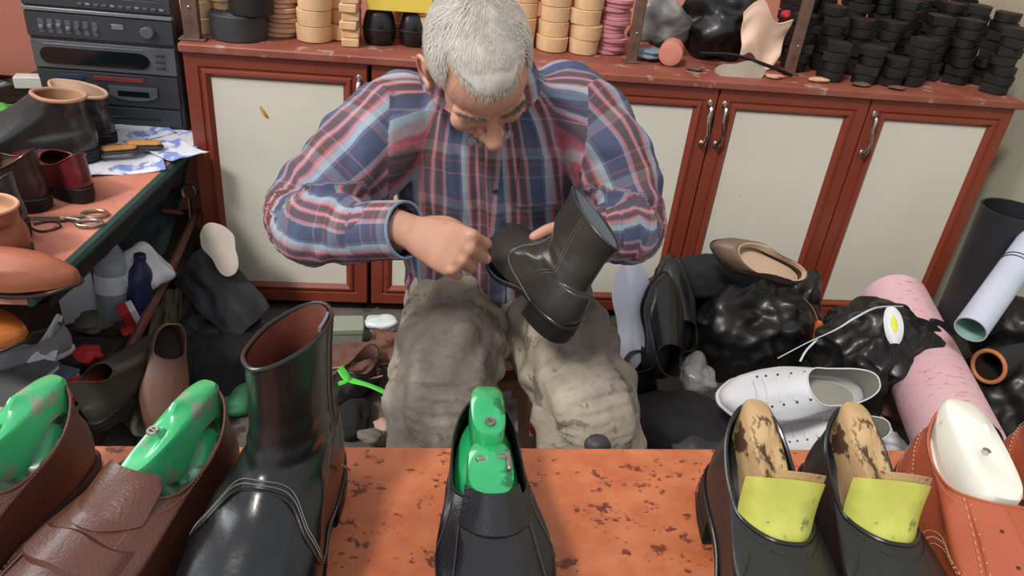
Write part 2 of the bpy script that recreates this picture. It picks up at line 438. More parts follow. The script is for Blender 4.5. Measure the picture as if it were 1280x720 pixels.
def centre_shoe():
    t = thing('slip_on_shoe', 'black leather slip-on shoe with a bright green last, alone in the middle of the bench', 'shoe'); t.scale = (.94, 1.0, 1)
    L, W, hh, th = .295, .055, .022, .006
    lp = low_loops(L, W, hh, th, top=.080, side=.058, throat=.43, tw=.84, zthroat=.078, vamp=.060)
    u = Upper(lp)
    u.mesh('upper', m_blackgrain, t, fold=lambda p, a, s: .0005 * nz(p, 70, 2))
    u.mesh('lining', m_charcoal, t, s0=2, off=-.002); rim(u, t, m_black, .0013)
    ap = MB(); u.patch(ap, lambda a, b: (PI + (a - .5) * 2 * lerp(.98, .74, b), lerp(1.6, 3.7, b)), 40, 40, .0014)
    def tg(a, b):
        q = (a - .5) * 2; th_ = PI + q * .74; p = u.S(th_, 3.7) + u.N(th_, 3.7) * .0016; e = b * .034
        return p + V((-p.x * .22 * b, -e, e * .36 + .002 * (1 - q * q) * b))
    ap.grid(tg, 30, 12, None, .002)
    ap.build('vamp', m_blackgrain, t)
    s_ = MB()
    for d in (-1, 1):
        u.seam(s_, [(PI + d * .74, 3.7), (PI + d * .80, 3.2), (PI + d * .94, 2.2), (PI + d * .98, 1.6)], .0006, 40, off=.0016)
        u.seam(s_, [(PI + d * 1.0, 3.9), (PI + d * 1.6, 3.9), (PI + d * 2.4, 3.9), (PI + d * 3.1, 3.9)], .00045, 80, dash=True)
        u.seam(s_, [(PI + d * 1.0, 3.85), (PI + d * 1.25, 3.0), (PI + d * 1.45, 1.6), (PI + d * 1.6, .4)], .0005, 40)
    s_.build('stitching', m_dkthread, t)
    sole_parts(t, L, W, hh, th, m_rubber, m_rubber, m_black)
    la = filler(lp, t, m_green, .012)
    comb(MB(), .008, .070, .0180, .120, .112, .05, taper=.95).build('comb', m_green, la)
    comb(MB(), .060, .118, .0215, .097, .086, .04, dome=.004, taper=1.1).build('front_block', m_green, la)
    screw(la, (.0, .058, .1155), .0055, (-4, 0, 20))
    cl = MB(); cl.limb([(-.013, .084, .0955), (.012, .086, .0955)], [.0028, .0028], 8, 6); cl.limb([(-.017, .076, .094), (-.017, .094, .092)], [.003, .003], 8, 6)
    cl.build('hinge_pin', m_steel, la)
    return t
place(centre_shoe(), (.075, .602, .72), (0, 0, 180 + 1))

def black_slip(label):
    t = thing('slip_on_shoe', label, 'shoe', group='black slip-on shoes with yellow-green linings')
    L, W, hh, th = .295, .051, .024, .007
    lp = low_loops(L, W, hh, th, top=.090, side=.064, throat=.49, tw=.90, zthroat=.072, vamp=.056)
    u = Upper(lp)
    u.mesh('upper', m_charcoal, t); u.mesh('lining', m_rubber, t, s0=2, off=-.002)
    rim(u, t, m_black, .0022)
    s_ = MB()
    for d in (-1, 1):
        u.seam(s_, [(PI + d * .2, 3.86), (PI + d * .9, 3.88), (PI + d * 1.6, 3.88), (PI + d * 2.4, 3.88), (PI + d * 3.1, 3.88)], .0004, 110, dash=True)
    u.seam(s_, [(PI - .9, 3.6), (PI - 1.15, 2.9), (PI - 1.3, 1.6), (PI - 1.4, .5)], .0006, 30)
    s_.build('stitching', m_charcoal, t)
    sole_parts(t, L, W, hh, th, m_rubber, m_rubber, m_black)
    la = filler(lp, t, m_rubber, .022)  # last body coloured black to paint in the shaded cavity beside the comb
    comb(MB(), .006, .112, .0175, .124, .100, .05, dx=.002).build('comb', m_wood, la)
    # yellow-green lining pulled up out of the throat
    f = MB()
    def fl(a, b):
        q = (a - .5) * 2; th_ = PI + .02 + q * 1.02; p = u.S(th_, 3.98) + V((0, -.003, -.003))
        return V((p.x * (1 + .07 * b) + .003 * b, p.y - .024 * b * (1 - .75 * q * q), p.z + .040 * b + .010 * b * (1 - q * q) - .006 * math.sin(b * PI)))
    f.grid(fl, 30, 14, None, .0016); fo = f.build('lining_flap', m_yellow, t)
    g = MB(); g.grid(lambda a, b: fl(.2 + a * .7, .97) + V((0, -.002 - .002 * b, -.004 + .012 * b)), 20, 5, None, .0012); g.build('flap_backing', m_wood, fo)
    return t
a = black_slip('black slip-on shoe with wooden last and yellow-green lining, on the side of the green-last shoe')
place(a, (.326, .574, .724), (0, -6, 180 - 3)); a.scale = (.99, 1.03, 1.03)
b = copy_tree(a); b['label'] = 'black slip-on shoe with wooden last and yellow-green lining, next to the tan brogues'
place(b, (.427, .572, .724), (0, -6, 180 - 4)); b.scale = (.99, 1.03, 1.03)

def brogue(label):
    t = thing('brogue_shoe', label, 'shoe', group='orange-tan brogues on white lasts')
    L, W, hh, th = .300, .057, .024, .006
    lp = low_loops(L, W, hh, th, top=.088, side=.066, throat=.42, tw=.84, zthroat=.090, vamp=.062)
    u = Upper(lp)
    u.mesh('upper', m_tan, t); u.mesh('lining', m_tan, t, s0=2, off=-.002); rim(u, t, m_tan, .0015)
    p = MB()
    for d in (-1, 1):
        u.patch(p, lambda a, b, d=d: (PI + d * lerp(.10, lerp(1.05, .78, b), a), lerp(2.55, 3.97, b) - .25 * (1 - b) * a * a), 22, 24, .0022)
    p.build('facing', m_tan, t)
    q = MB(); u.patch(q, lambda a, b: (PI + (a - .5) * 2 * 1.25, lerp(.25, 1.75, b) - .35 * abs((a - .5) * 2) ** 1.3), 50, 16, .0014); q.build('toe_cap', m_tan, t)
    for d in (-1, 1):
        c = MB(); u.patch(c, lambda a, b, d=d: (d * lerp(.0, 1.0 - .35 * b, a), lerp(.2, 3.3, b)), 20, 24, .0013); c.build('heel_counter', m_tan, t)
    s_ = MB(); dt = MB()
    for d in (-1, 1):
        A = [(PI + d * .82, 3.95), (PI + d * .95, 3.2), (PI + d * 1.06, 2.6), (PI + d * .8, 2.42), (PI + d * .1, 2.6)]
        u.seam(s_, A, .0005, 70, off=.0028, dash=True)
        B = [(PI + d * .74, 3.9), (PI + d * .84, 3.2), (PI + d * .92, 2.72), (PI + d * .70, 2.56), (PI + d * .15, 2.72)]
        u.dots(dt, B, 22, .0009, .0022)
        C = [(PI + d * 1.1, 2.6), (PI + d * 1.45, 2.35), (PI + d * 1.7, 1.4), (PI + d * 1.8, .4)]
        u.seam(s_, C, .0005, 50, off=.0012, dash=True); u.seam(s_, [(x + d * .09, y + .1) for x, y in C], .0005, 50, off=.0012, dash=True)
        u.dots(dt, [(x + d * .045, y + .05) for x, y in C], 20, .0009, .0008)
        E_ = [(d * .04, 3.35), (d * .5, 3.1), (d * .85, 2.0), (d * 1.02, .3)]
        u.seam(s_, E_, .0005, 50, off=.0018, dash=True)
        u.seam(s_, [(PI + d * .9, 3.88), (PI + d * 1.5, 3.86), (PI + d * 2.3, 3.86), (PI + d * 3.1, 3.87)], .0004, 90, dash=True)
    s_.build('stitching', m_tanthread, t); dt.build('perforations', m_tanthread, t)
    for d in (-1, 1):
        for k in range(4): e = MB(); c = u.S(PI + d * .42, 3.75 - k * .27) + u.N(PI + d * .42, 3.75 - k * .27) * .0024; e.ell(c, (.0018, .0018, .0012), 8); e.build('eyelet', m_dksole, t)
    sole_parts(t, L, W, hh, th, m_dksole, m_dksole, m_tan)
    la = filler(lp, t, m_white, .010)
    comb(MB(), .004, .118, .0255, .124, .104, .05, taper=1.0).build('comb', m_white, la)
    sc_ = MB(); sc_.ell((.006, .075, .116), (.004, .004, .0012), 10); sc_.build('screw_hole', m_steel, la)
    return t
a = brogue('orange-tan leather brogue with a white last, beside the black slip-on shoes')
place(a, (.545, .578, .724), (0, -6, 180 - 5)); a.scale = (1.02,) * 3
b = copy_tree(a); b['label'] = 'orange-tan leather brogue with a white last, cut off by the right edge of the photo'
place(b, (.655, .580, .724), (0, -6, 180 - 6)); b.scale = (1.02,) * 3

def boot(name, label, H=.215, mat=None, loc=(0, 0, 0), sy=1, sx=1, lin=None):
    mat = mat or m_black
    t = thing(name, label, 'boot')
    L, W, hh, th = .300, .057, .028, .008
    ov = [(0, .9), (.3, 1), (.7, 1), (1, .8)]
    lp = [(0, L, W, hh + th, hh * .45 + th, .012 + th),
          (-.003, L - .002, W * 1.03, hh + th + .016, hh * .5 + th + .015, .03 + th),
          (-.002, L * .93, W * .98, hh + th + .036, hh * .5 + th + .034, .048 + th),
          (.003, L * .74, W * .84, hh + th + .058, hh * .5 + th + .060, .066 + th),
          (.014, L * .50, W * .58, .096, .105, .112, ov, 2.2),
          (.016 - .02 * (sy - 1), L * .44 * sy, W * .52 * sx, .132, .138, .145, ov, 2.1),
          (.018 - .04 * (sy - 1), L * .43 * sy, W * .53 * sx, H - .03, H - .026, H - .024, ov, 2.1, .15),
          (.014 - .06 * (sy - 1), L * .43 * sy, W * .55 * sx, H - .002, H + .002, H + .008, ov, 2.1, .35)]
    u = Upper(lp)
    def fold(p, a, s):
        k = math.exp(-((p.z - .105) / .03) ** 2)
        return .0014 * k * math.sin(p.z * 330 + 3 * math.cos(a) + 2 * nz(p, 30)) * max(0, .5 - .5 * math.cos(a)) + .001 * nz(p, 25, 3)
    u.mesh('upper', mat, t, 96, 60, fold=fold)
    u.mesh('lining', lin or m_brownlin2, t, s0=4.4, off=-.003, ns=20)
    u.mesh('inner_cuff', m_rubber, t, s0=3, s1=5.6, off=-.0035, ns=16)
    rim(u, t, m_thread, .0007, 'topline_stitching', 6.97); rim(u, t, mat, .0022, 'topline_binding')
    s_ = MB(); w_ = MB()
    # vamp edge: curved seam that rises over the instep
    A = [(PI - 2.1, .35), (PI - 1.75, .9), (PI - 1.45, 1.7), (PI - 1.1, 2.9), (PI - .7, 3.7), (PI, 3.95), (PI + .7, 3.7), (PI + 1.1, 2.9), (PI + 1.45, 1.7), (PI + 1.75, .9), (PI + 2.1, .35)]
    u.seam(w_, A, .0015, 110, off=.0010); u.seam(s_, [(x, y + .07) for x, y in A], .0004, 130, off=.0022); u.seam(s_, [(x, y + .14) for x, y in A], .0004, 130, off=.0020)
    w_.build('vamp_edge', mat, t)
    # side seam / zip line
    for d in (-1, 1):
        for k in (0, .09): u.seam(s_, [(PI + d * (1.75 + k), 6.95), (PI + d * (1.75 + k), 5.5), (PI + d * (1.8 + k), 4), (PI + d * (1.75 + k), 2.6)], .0004, 120, off=.0004)
    s_.build('stitching', m_thread, t)
    sole_parts(t, L, W, hh, th, m_rubber, m_rubber, m_black)
    return t, u
m_brownlin2 = pm('brown_boot_lining', '#6d3a2c', '#7f4a3a', scale=25, rough=.55, bump=.1, bscale=200)
m_greyflap = pm('grey_elastic', '#6f7880', rough=.6)
bt, bu = boot('ankle_boot', 'tall glossy black leather ankle boot with brown lining, standing on the orange bench', .205)
z_ = MB(); bu.seam(z_, [(PI + 1.9, 7.0), (PI + 1.9, 5.5), (PI + 1.93, 4), (PI + 1.9, 2.8)], .0022, 60, off=.0005); z_.build('zip', m_black, bt)
f_ = MB(); f_.grid(lambda a, b: bu.S(PI + 1.5 + a * .5, 6.95 - b * .55) + bu.N(PI + 1.7, 6.9) * -.004 + V((0, 0, .006 - .002 * b)), 8, 8, None, .002); f_.build('pull_tab', m_greyflap, bt)
f_ = MB(); f_.limb([(-.043, .075, .075), (-.045, .055, .05)], [.0012, .0012], 6, 6); f_.build('zip_pull', m_steel, bt)
place(bt, (-.084, .612, .72), (0, 0, 180 - 12))
# ---------------------------------------------------------------- cabinets along the back wall
m_cab = pm('reddish_brown_laminate', '#75301f', '#863c28', scale=3, rough=.42, bump=.08, bscale=30, stretch=(1, 1, .15), coat=.1)
m_panel = pm('cream_board', '#d3cfbf', '#dcd8ca', scale=5, rough=.6, spots='#8f8870', spot_scale=26, spot_amt=.02, contrast=.2)
m_worktop = pm('dusty_brown_top', '#7d3a28', '#96594a', scale=9, rough=.6, bump=.15, bscale=60, spots='#9c8478', spot_scale=14, spot_amt=.35)
m_chrome = pm('worn_chrome', '#c9c7c2', '#8a857c', scale=50, rough=.25, metal=1)
m_dark = pm('dark_plinth', '#1a1412', rough=.9)  # flat near-black brown for the cabinet plinths
YF, ZT = 2.02, .78
def door(parent, x0, x1, z0=.035, z1=.757, handle=None, first=False):
    w = .062; y = YF
    mb = MB()
    # rails and stiles with mitred moulding: nested profile rings
    def ring(k, yy): return [(x0 + k, yy, z0 + k), (x1 - k, yy, z0 + k), (x1 - k, yy, z1 - k), (x0 + k, yy, z1 - k)]
    rings = [ring(.0, y + .02), ring(.0, y + .002), ring(.002, y), ring(w * .52, y), ring(w * .56, y + .004), ring(w * .62, y + .0045), ring(w * .70, y - .002), ring(w * .80, y - .003), ring(w * .9, y + .003), ring(w, y + .008)]
    mb.loft(rings, True, (False, False))
    d = mb.build('door', m_cab, parent, True, 0, 0, 25)
    MB().box((x0 + w - .004, y + .0075, z0 + w - .004), (x1 - w + .004, y + .018, z1 - w + .004)).build('panel', m_panel, d, False)
    if handle is not None:
        hx, hz = handle; h = MB()
        P = path([(hx, y - .001, hz + .055), (hx, y - .016, hz + .05), (hx - .004, y - .026, hz + .02), (hx + .004, y - .026, hz - .02), (hx, y - .016, hz - .05), (hx, y - .001, hz - .055)], 30)
        h.tube(P, [.0045, .006, .0045, .0045, .006, .0045], 8); h.ell((hx, y - .001, hz + .058), (.008, .003, .012), 10); h.ell((hx, y - .001, hz - .058), (.008, .003, .012), 10)
        h.build('handle', m_chrome, d)
    return d
def cabinet(label, xs, handles):
    t = thing('base_cabinet', label, 'cabinet')
    a, b = xs[0], xs[-1]; c = MB()
    c.box((a, YF + .021, .03), (a + .018, 2.44, ZT - .022)); c.box((b - .018, YF + .021, .03), (b, 2.44, ZT - .022)); c.box((a + .018, 2.42, .03), (b - .018, 2.44, ZT - .022)); c.box((a + .018, YF + .021, .03), (b - .018, 2.42, .05))
    c.build('carcass', m_cab, t, False)
    MB().box((a + .01, YF + .05, 0), (b - .01, 2.40, .03)).build('plinth', m_dark, t, False)
    for i in range(len(xs) - 1): door(t, xs[i] + .002, xs[i + 1] - .002, handle=handles[i])
    return t
cl = cabinet('reddish-brown cabinet with one cream-panelled door, beside the stereo', [-.585, -.128], [(-.15, .66)])
cr = cabinet('long reddish-brown cabinet with four cream-panelled doors, behind the seated man', [-.120, .345, .820, 1.265, 1.71], [None, (.800, .655), (.842, .655), (1.285, .655)])
wt = MB().box((-.59, YF - .012, ZT - .022), (1.725, 2.46, ZT)).build('countertop', m_worktop, None, True, .004)
tag(wt, 'dusty reddish-brown top running across all the cabinets under the stacks', 'worktop')
# a yellowish nick and hairline scratches on the first cream panel
m_nick = pm('ochre_stain', '#c08f3e', rough=.6)
for o in bpy.data.objects:
    if o.name == 'panel':
        nk = MB(); nk.limb([(-.405, YF + .007, .625), (-.395, YF + .0068, .607), (-.388, YF + .007, .598)], [.003, .005, .002], 8, 8); nk.build('stain', m_nick, o.parent)
        break
# ---------------------------------------------------------------- the seated cobbler
def voxel(mb, name, mat, vox, smooth=6, parent=None, disp=None, sfac=.5):
    """union of closed lofts as ONE continuous skin"""
    me = bpy.data.meshes.new(name + '_raw'); me.from_pydata(mb.v, [], mb.f)
    bm = bmesh.new(); bm.from_mesh(me); bmesh.ops.recalc_face_normals(bm, faces=bm.faces); bm.to_mesh(me); bm.free()
    o = bpy.data.objects.new(name, me); COL.objects.link(o)
    r = o.modifiers.new('r', 'REMESH'); r.mode = 'VOXEL'; r.voxel_size = vox; r.use_smooth_shade = True
    s = o.modifiers.new('s', 'SMOOTH'); s.factor = sfac; s.iterations = smooth
    dg = bpy.context.evaluated_depsgraph_get(); dg.update()
    m2 = bpy.data.meshes.new_from_object(o.evaluated_get(dg)); m2.name = name
    o.modifiers.clear(); o.data = m2; bpy.data.meshes.remove(me)
    if disp:
        ns = [v.normal.copy() for v in m2.vertices]
        for v, n in zip(m2.vertices, ns): v.co += n * disp(v.co, n)
    m2.polygons.foreach_set('use_smooth', [True] * len(m2.polygons))
    m2.materials.clear(); m2.materials.append(mat)
    if parent: o.parent = parent
    return o

def skin_mat():
    m = pm('skin', '#c08b72', '#cf9c84', scale=26, rough=.5, bump=.12, bscale=260, contrast=.1, spots='#b0644e', spot_scale=30, spot_amt=.25)
    b = m.node_tree.nodes['Principled BSDF']
    b.inputs['Subsurface Weight'].default_value = .15; b.inputs['Subsurface Radius'].default_value = (.012, .004, .002); b.inputs['Subsurface Scale'].default_value = .5
    return m
m_skin = skin_mat()

HEADM = Matrix.Translation((.094, 1.215, .985)) @ Euler((math.radians(48), math.radians(-2), 0)).to_matrix().to_4x4() @ Euler((0, 0, math.radians(13))).to_matrix().to_4x4()
def head_shapes(mb, M):
    e = lambda c, r, rot=(0, 0, 0): mb.ell(c, r, 24, M, rot)
    e((0, .012, .030), (.076, .096, .086)); e((0, -.018, .028), (.069, .078, .072))
    e((0, -.030, -.030), (.060, .062, .082)); e((0, -.040, -.086), (.040, .044, .034)); e((0, -.070, -.098), (.020, .018, .018))
    mb.limb([(-.050, -.068, .004), (-.026, -.085, .009), (0, -.088, .004), (.026, -.085, .009), (.050, -.068, .004)], [.009, .010, .008, .010, .009], 12, 24, M=M)
    mb.limb([(0, -.086, .004), (0, -.100, -.022), (0, -.114, -.044)], [.008, .010, .0145], 14, 16, M=M)
    for s in (-1, 1):
        e((s * .013, -.098, -.047), (.009, .012, .009)); e((s * .036, -.066, -.040), (.024, .020, .024)); e((s * .030, -.076, -.012), (.016, .010, .012))
        # ear: shell, rim, lobe
        e((s * .078, .010, -.012), (.008, .018, .030), (0, s * 14, 0))
        P = [V((s * (.084 + .006 * math.sin(a)), .012 + .019 * math.sin(a), -.010 + .031 * math.cos(a))) for a in [PI * (-.25 + 1.35 * i / 12) for i in range(13)]]
        mb.tube(P, .0045, 8, True, M); e((s * .079, .000, -.040), (.006, .009, .010))
    mb.limb([(-.022, -.089, -.068), (0, -.095, -.066), (.022, -.089, -.068)], [.004, .006, .004], 10, 14, M=M)
    mb.limb([(-.020, -.086, -.076), (0, -.093, -.077), (.020, -.086, -.076)], [.004, .007, .004], 10, 14, M=M)
    mb.limb([(0, .025, -.02), (0, .040, -.075), (0, .055, -.13)], [.054, .056, .066], 20, 14, M=M)

def hand_shapes(mb, M, side, curls, thumb, spread=1.0, sc=1.0):
    """local: +X to the fingers, +Z back of the hand, side*Y the thumb side"""
    M = M @ Matrix.Diagonal((sc, sc, sc, 1))
    rings = []
    for x, w, t, dz in ((-.035, .026, .021, 0), (0, .027, .019, 0), (.022, .034, .018, .001), (.055, .041, .0165, .002), (.080, .042, .014, .001), (.094, .036, .010, -.003)):
        rings.append([(x + (.006 * math.sin(a) * side if x > .07 else 0), w * math.copysign(abs(math.sin(a)) ** .85, math.sin(a)), dz + t * math.copysign(abs(math.cos(a)) ** .85, math.cos(a))) for a in [2 * PI * k / 28 for k in range(28)]])
    mb.loft(rings, M=M)
    ys = (.031, .0105, -.0105, -.030); rr = (.0098, .0102, .0096, .0084); ll = ((.043, .026, .021), (.047, .030, .022), (.043, .028, .021), (.034, .021, .019)); x0 = (.088, .092, .088, .080)
    for i in range(4):
        y = ys[i] * side; p = V((x0[i], y, .002)); a = 0; P = [p - V((.026, y * .12, 0)), p]; R = [rr[i] * 1.05, rr[i] * 1.14]
        for L_, c in zip(ll[i], curls[i]):
            a += math.radians(c); d = V((math.cos(a), side * (.10 * (1.5 - i)) * spread * .35, -math.sin(a))).normalized()
            m = p + d * L_ * .5; p = p + d * L_; P += [m, p]; R += [rr[i] * .93, rr[i] * 1.0]
        R[-1] = rr[i] * .78
        # knuckle path without overshoot
        Q = []; RR = []
        for k in range(len(P) - 1):
            for q in range(4): Q.append(P[k].lerp(P[k + 1], q / 4)); RR.append(lerp(R[k], R[k + 1], q / 4))
        Q.append(P[-1]); RR.append(R[-1])
        d1 = (Q[-1] - Q[-2]).normalized()
        for c, f in ((.5, .86), (.85, .5), (.98, .15)): Q.append(P[-1] + d1 * R[-1] * c); RR.append(R[-1] * f)
        mb.tube(Q, RR, 14, True, M, up=(0, 1, 0))
        mb.ell((x0[i] - .002, y, .0075), (.010, .0085, .0062), 12, M)
    T = [V(p) for p in thumb]
    mb.limb(T, [.0165, .0150, .0118, .0108, .0092], 14, 22, M=M)
    mb.limb([T[0], V((.055, side * .030, -.006))], [.016, .010], 12, 8, M=M)

# ---- arms, torso and legs as named paths (used by skin, shirt and trousers)
ARM_L = [(-.022, 1.395, .836), (-.092, 1.34, .778), (-.188, 1.262, .690), (-.110, 1.190, .698), (-.004, 1.114, .740)]
ARM_R = [(.276, 1.400, .872), (.345, 1.35, .810), (.402, 1.275, .695), (.368, 1.235, .698), (.330, 1.215, .702)]
LEG_L = [(.105, 1.49, .38), (.088, 1.30, .43), (.066, 1.115, .425), (.068, 1.10, .30), (.070, 1.14, .10)]
LEG_R = [(.265, 1.49, .38), (.292, 1.30, .43), (.326, 1.105, .415), (.352, 1.10, .30), (.372, 1.15, .10)]
TORSO = [(.30, (.180, 1.500), .182, .172), (.40, (.180, 1.485), .186, .165), (.50, (.172, 1.465), .186, .150), (.60, (.162, 1.442), .186, .138), (.70, (.150, 1.422), .188, .130),
         (.79, (.138, 1.410), .182, .118), (.86, (.130, 1.398), .160, .098), (.905, (.124, 1.385), .118, .080), (.945, (.120, 1.360), .070, .066)]
def torso_mb(mb, k=1.0, z0=.0, top=None, n=48):
    rings = []
    tabs = [V((t[1][0], t[1][1], t[0])) for t in TORSO]; R = [V((t[2], t[3], 0)) for t in TORSO]
    m = 34
    for i in range(m + 1):
        s = (len(TORSO) - 1) * i / m; c = crom(tabs, s); r = crom(R, s) * k
        if c.z < z0: continue
        rings.append([(c.x + r.x * math.copysign(abs(math.sin(a)) ** .9, math.sin(a)), c.y - r.y * math.copysign(abs(math.cos(a)) ** .9, math.cos(a)), c.z + .012 * math.cos(a) * (1 if c.z < .9 else 0) + .13 * r.x * math.sin(a) * sm((c.z - .6) / .25) - .035 * sm((.42 - c.z) / .12) * math.cos(a)) for a in [2 * PI * q / n for q in range(n)]])
    mb.loft(rings)
body = MB()
head_shapes(body, HEADM)
torso_mb(body, .80)
body.limb([(.118, 1.37, .93), (.108, 1.30, .945), (.100, 1.25, .955)], [.062, .058, .056], 20, 12)
for A in (ARM_L, ARM_R): body.limb(A, [.055, .048, .040, .042, .029], 16, 34)
for A in (LEG_L, LEG_R): body.limb(A, [.088, .080, .062, .056, .040], 16, 34)
for A, s in ((LEG_L, -1), (LEG_R, 1)):
    p = V(A[-1]); body.limb([(p.x, p.y + .03, .05), (p.x + s * .01, p.y - .07, .045), (p.x + s * .02, p.y - .16, .035)], [.038, .036, .030], 14, 12)
HL = frame((-.002, 1.106, .742), (.925, -.30, -.23), (-.10, -.80, .58))
hand_shapes(body, HL, 1, ((58, 82, 40), (66, 86, 45), (70, 88, 50), (74, 88, 50)),
            [(.018, .020, -.010), (.045, .034, -.022), (.072, .034, -.036), (.098, .024, -.046), (.118, .012, -.050)], .6, 1.04)
HR = frame((.322, 1.212, .700), (-.35, -.42, -.75), (.80, .25, -.45)); HRI = HR.inverted()
hand_shapes(body, HR, -1, ((40, 50, 30), (42, 52, 30), (44, 54, 32), (46, 56, 32)),
            [HRI @ V(p) for p in ((.312, 1.215, .690), (.290, 1.200, .712), (.262, 1.188, .724), (.232, 1.178, .722), (.206, 1.168, .712))], 1.0, 1.0)
person = voxel(body, 'person', m_skin, .0026, 7, None)
tag(person, 'grey-haired person in plaid shirt and dusty khaki trousers, bent over a black boot', 'person')

# thumb nail
nm = pm('fingernail', '#d9a593', rough=.3, coat=.3)

# ---- hair
m_hair = pm('grey_hair', '#aaa49b', '#dad5cb', scale=14, rough=.6, contrast=.5)
def hairy(p):
    """p in head space on the skull: is it under hair"""
    x, y, z = p
    if z > .012 and y > -.01: return True
    if y <= -.01: return z > .068 + .62 * max(0, abs(x) - .026) + .002 * math.sin(x * 160) or (abs(x) > .060 and z > .012 - y * .9 and y > -.035)
    return z > -.01 - (y + .01) * .95 if abs(x) > .045 else z > -.075 if y > .03 else False
def skull(d, k=1.0):
    """surface point in direction d from the skull centre (union of the two skull ellipsoids)"""
    best = 0
    for c, r in (((0, .012, .030), (.076, .096, .086)), ((0, -.018, .028), (.069, .078, .072)), ((0, .025, -.02), (.062, .066, .06))):
        o = V((0, .01, .03)) - V(c); A = sum((d[i] / r[i]) ** 2 for i in range(3)); B = 2 * sum(d[i] * o[i] / r[i] ** 2 for i in range(3)); C_ = sum((o[i] / r[i]) ** 2 for i in range(3)) - 1
        D_ = B * B - 4 * A * C_
        if D_ > 0: best = max(best, (-B + math.sqrt(D_)) / (2 * A))
    return V((0, .01, .03)) + d * best * k
cap = MB(); NT, NP = 120, 70; idx = {}
for i in range(NP + 1):
    for j in range(NT):
        ph = PI * .80 * i / NP; a = 2 * PI * j / NT
        d = V((math.sin(ph) * math.cos(a), math.sin(ph) * math.sin(a), math.cos(ph)))
        q = skull(d); h = hairy(q)
        cap.v.append(q + d * ((.0045 + .002 * nz(q, 60, 4)) if h else -.003)); idx[(i, j)] = h
for i in range(NP):
    for j in range(NT):
        k = (j + 1) % NT
        if idx[(i, j)] or idx[(i + 1, j)] or idx[(i, k)]: cap.f.append((i * NT + j, (i + 1) * NT + j, (i + 1) * NT + k, i * NT + k))
rnd = random.Random(5); cnt = 0
while cnt < 15000:
    ph = math.acos(1 - rnd.random() * 1.75); a = rnd.random() * 2 * PI
    d = V((math.sin(ph) * math.cos(a), math.sin(ph) * math.sin(a), math.cos(ph))); q = skull(d)
    jit = V((rnd.gauss(0, .003), rnd.gauss(0, .003), rnd.gauss(0, .003)))
    if not hairy(q + jit): continue
    cnt += 1
    # combed from the crown outward and forward
    cr = V((.012, .055, .105)); t = (q - cr); t = t - d * t.dot(d); t = (t.normalized() if t.length > 1e-5 else d.orthogonal()) + V((nz(q, 26, 8) * .9, nz(q, 26, 9) * .6, 0)) + V((rnd.gauss(0, .22), rnd.gauss(0, .22), rnd.gauss(0, .1)))
    t = (t - d * t.dot(d)).normalized(); L_ = rnd.uniform(.010, .019) * (.6 if q.z < .03 else 1); s = t.cross(d) * rnd.uniform(.00025, .00045)
    b = q + d * .003; m_ = q + t * L_ * .5 + d * rnd.uniform(.0052, .0068); e = q + t * L_ + d * rnd.uniform(.0050, .0070)
    o = len(cap.v); cap.v += [b - s, b + s, m_ - s, m_ + s, e]; cap.f += [(o, o + 1, o + 3, o + 2), (o + 2, o + 3, o + 4)]
cap.v = [HEADM @ p for p in cap.v]
me = bpy.data.meshes.new('hair'); me.from_pydata(cap.v, [], cap.f); me.polygons.foreach_set('use_smooth', [True] * len(me.polygons)); me.materials.append(m_hair)
hair = bpy.data.objects.new('hair', me); COL.objects.link(hair); hair.parent = person
def tuft(name, pts, n, L_, mat, w=.0005, spread=.004, dirv=(0, -.5, -1)):
    mb = MB(); P = path(pts, 40)
    for k in range(n):
        c = P[rnd.randrange(40)] + V((rnd.gauss(0, spread), rnd.gauss(0, spread * .5), rnd.gauss(0, spread))); d = (V(dirv) + V((rnd.gauss(0, .4), rnd.gauss(0, .3), rnd.gauss(0, .3)))).normalized()
        s = d.orthogonal().normalized() * w; l = L_ * rnd.uniform(.6, 1.2); o = len(mb.v)
        mb.v += [HEADM @ (c - s), HEADM @ (c + s), HEADM @ (c + d * l)]; mb.f.append((o, o + 1, o + 2))
    m2 = bpy.data.meshes.new(name); m2.from_pydata(mb.v, [], mb.f); m2.materials.append(mat); ob = bpy.data.objects.new(name, m2); COL.objects.link(ob); ob.parent = person
m_brow = pm('grey_brow', '#6d635a', rough=.6)
for s in (-1, 1): tuft('eyebrow', [(s * .012, -.095, .010), (s * .030, -.094, .016), (s * .050, -.078, .012)], 260, .008, m_brow, .0005, .0022, (s * .8, -.6, .1))
tuft('moustache', [(-.030, -.092, -.066), (0, -.106, -.058), (.030, -.092, -.066)], 700, .010, m_hair, .0006, .004)

# ---- shirt
RIBL = [.084, .088, .068, .058, .047]; RIBR = [.084, .086, .068, .058, .048]
sh = MB(); torso_mb(sh, 1.0, .33)
sh.limb(ARM_L[:4] + [(-.050, 1.142, .725)], RIBL, 28, 40); sh.limb(ARM_R, RIBR, 28, 40)
def samp(A, n=60): return path(A, n)
SL, SR = samp(ARM_L[:4] + [(-.050, 1.142, .725)]), samp(ARM_R)
def limb_uv(S_, p, upv):
    b = min(range(len(S_)), key=lambda i: (S_[i] - p).length_squared)
    i0, i1 = max(0, b - 1), min(len(S_) - 1, b + 1); t = (S_[i1] - S_[i0]).normalized()
    u = (V(upv) - t * t.dot(V(upv))).normalized(); w = t.cross(u); d = p - S_[b]
    seg = (S_[-1] - S_[0]).length; v = sum((S_[k + 1] - S_[k]).length for k in range(b)) + d.dot(t)
    return math.atan2(d.dot(w), d.dot(u)), v, (d - t * d.dot(t)).length, b / (len(S_) - 1)
TZ = [V((t[1][0], t[1][1], t[0])) for t in TORSO]
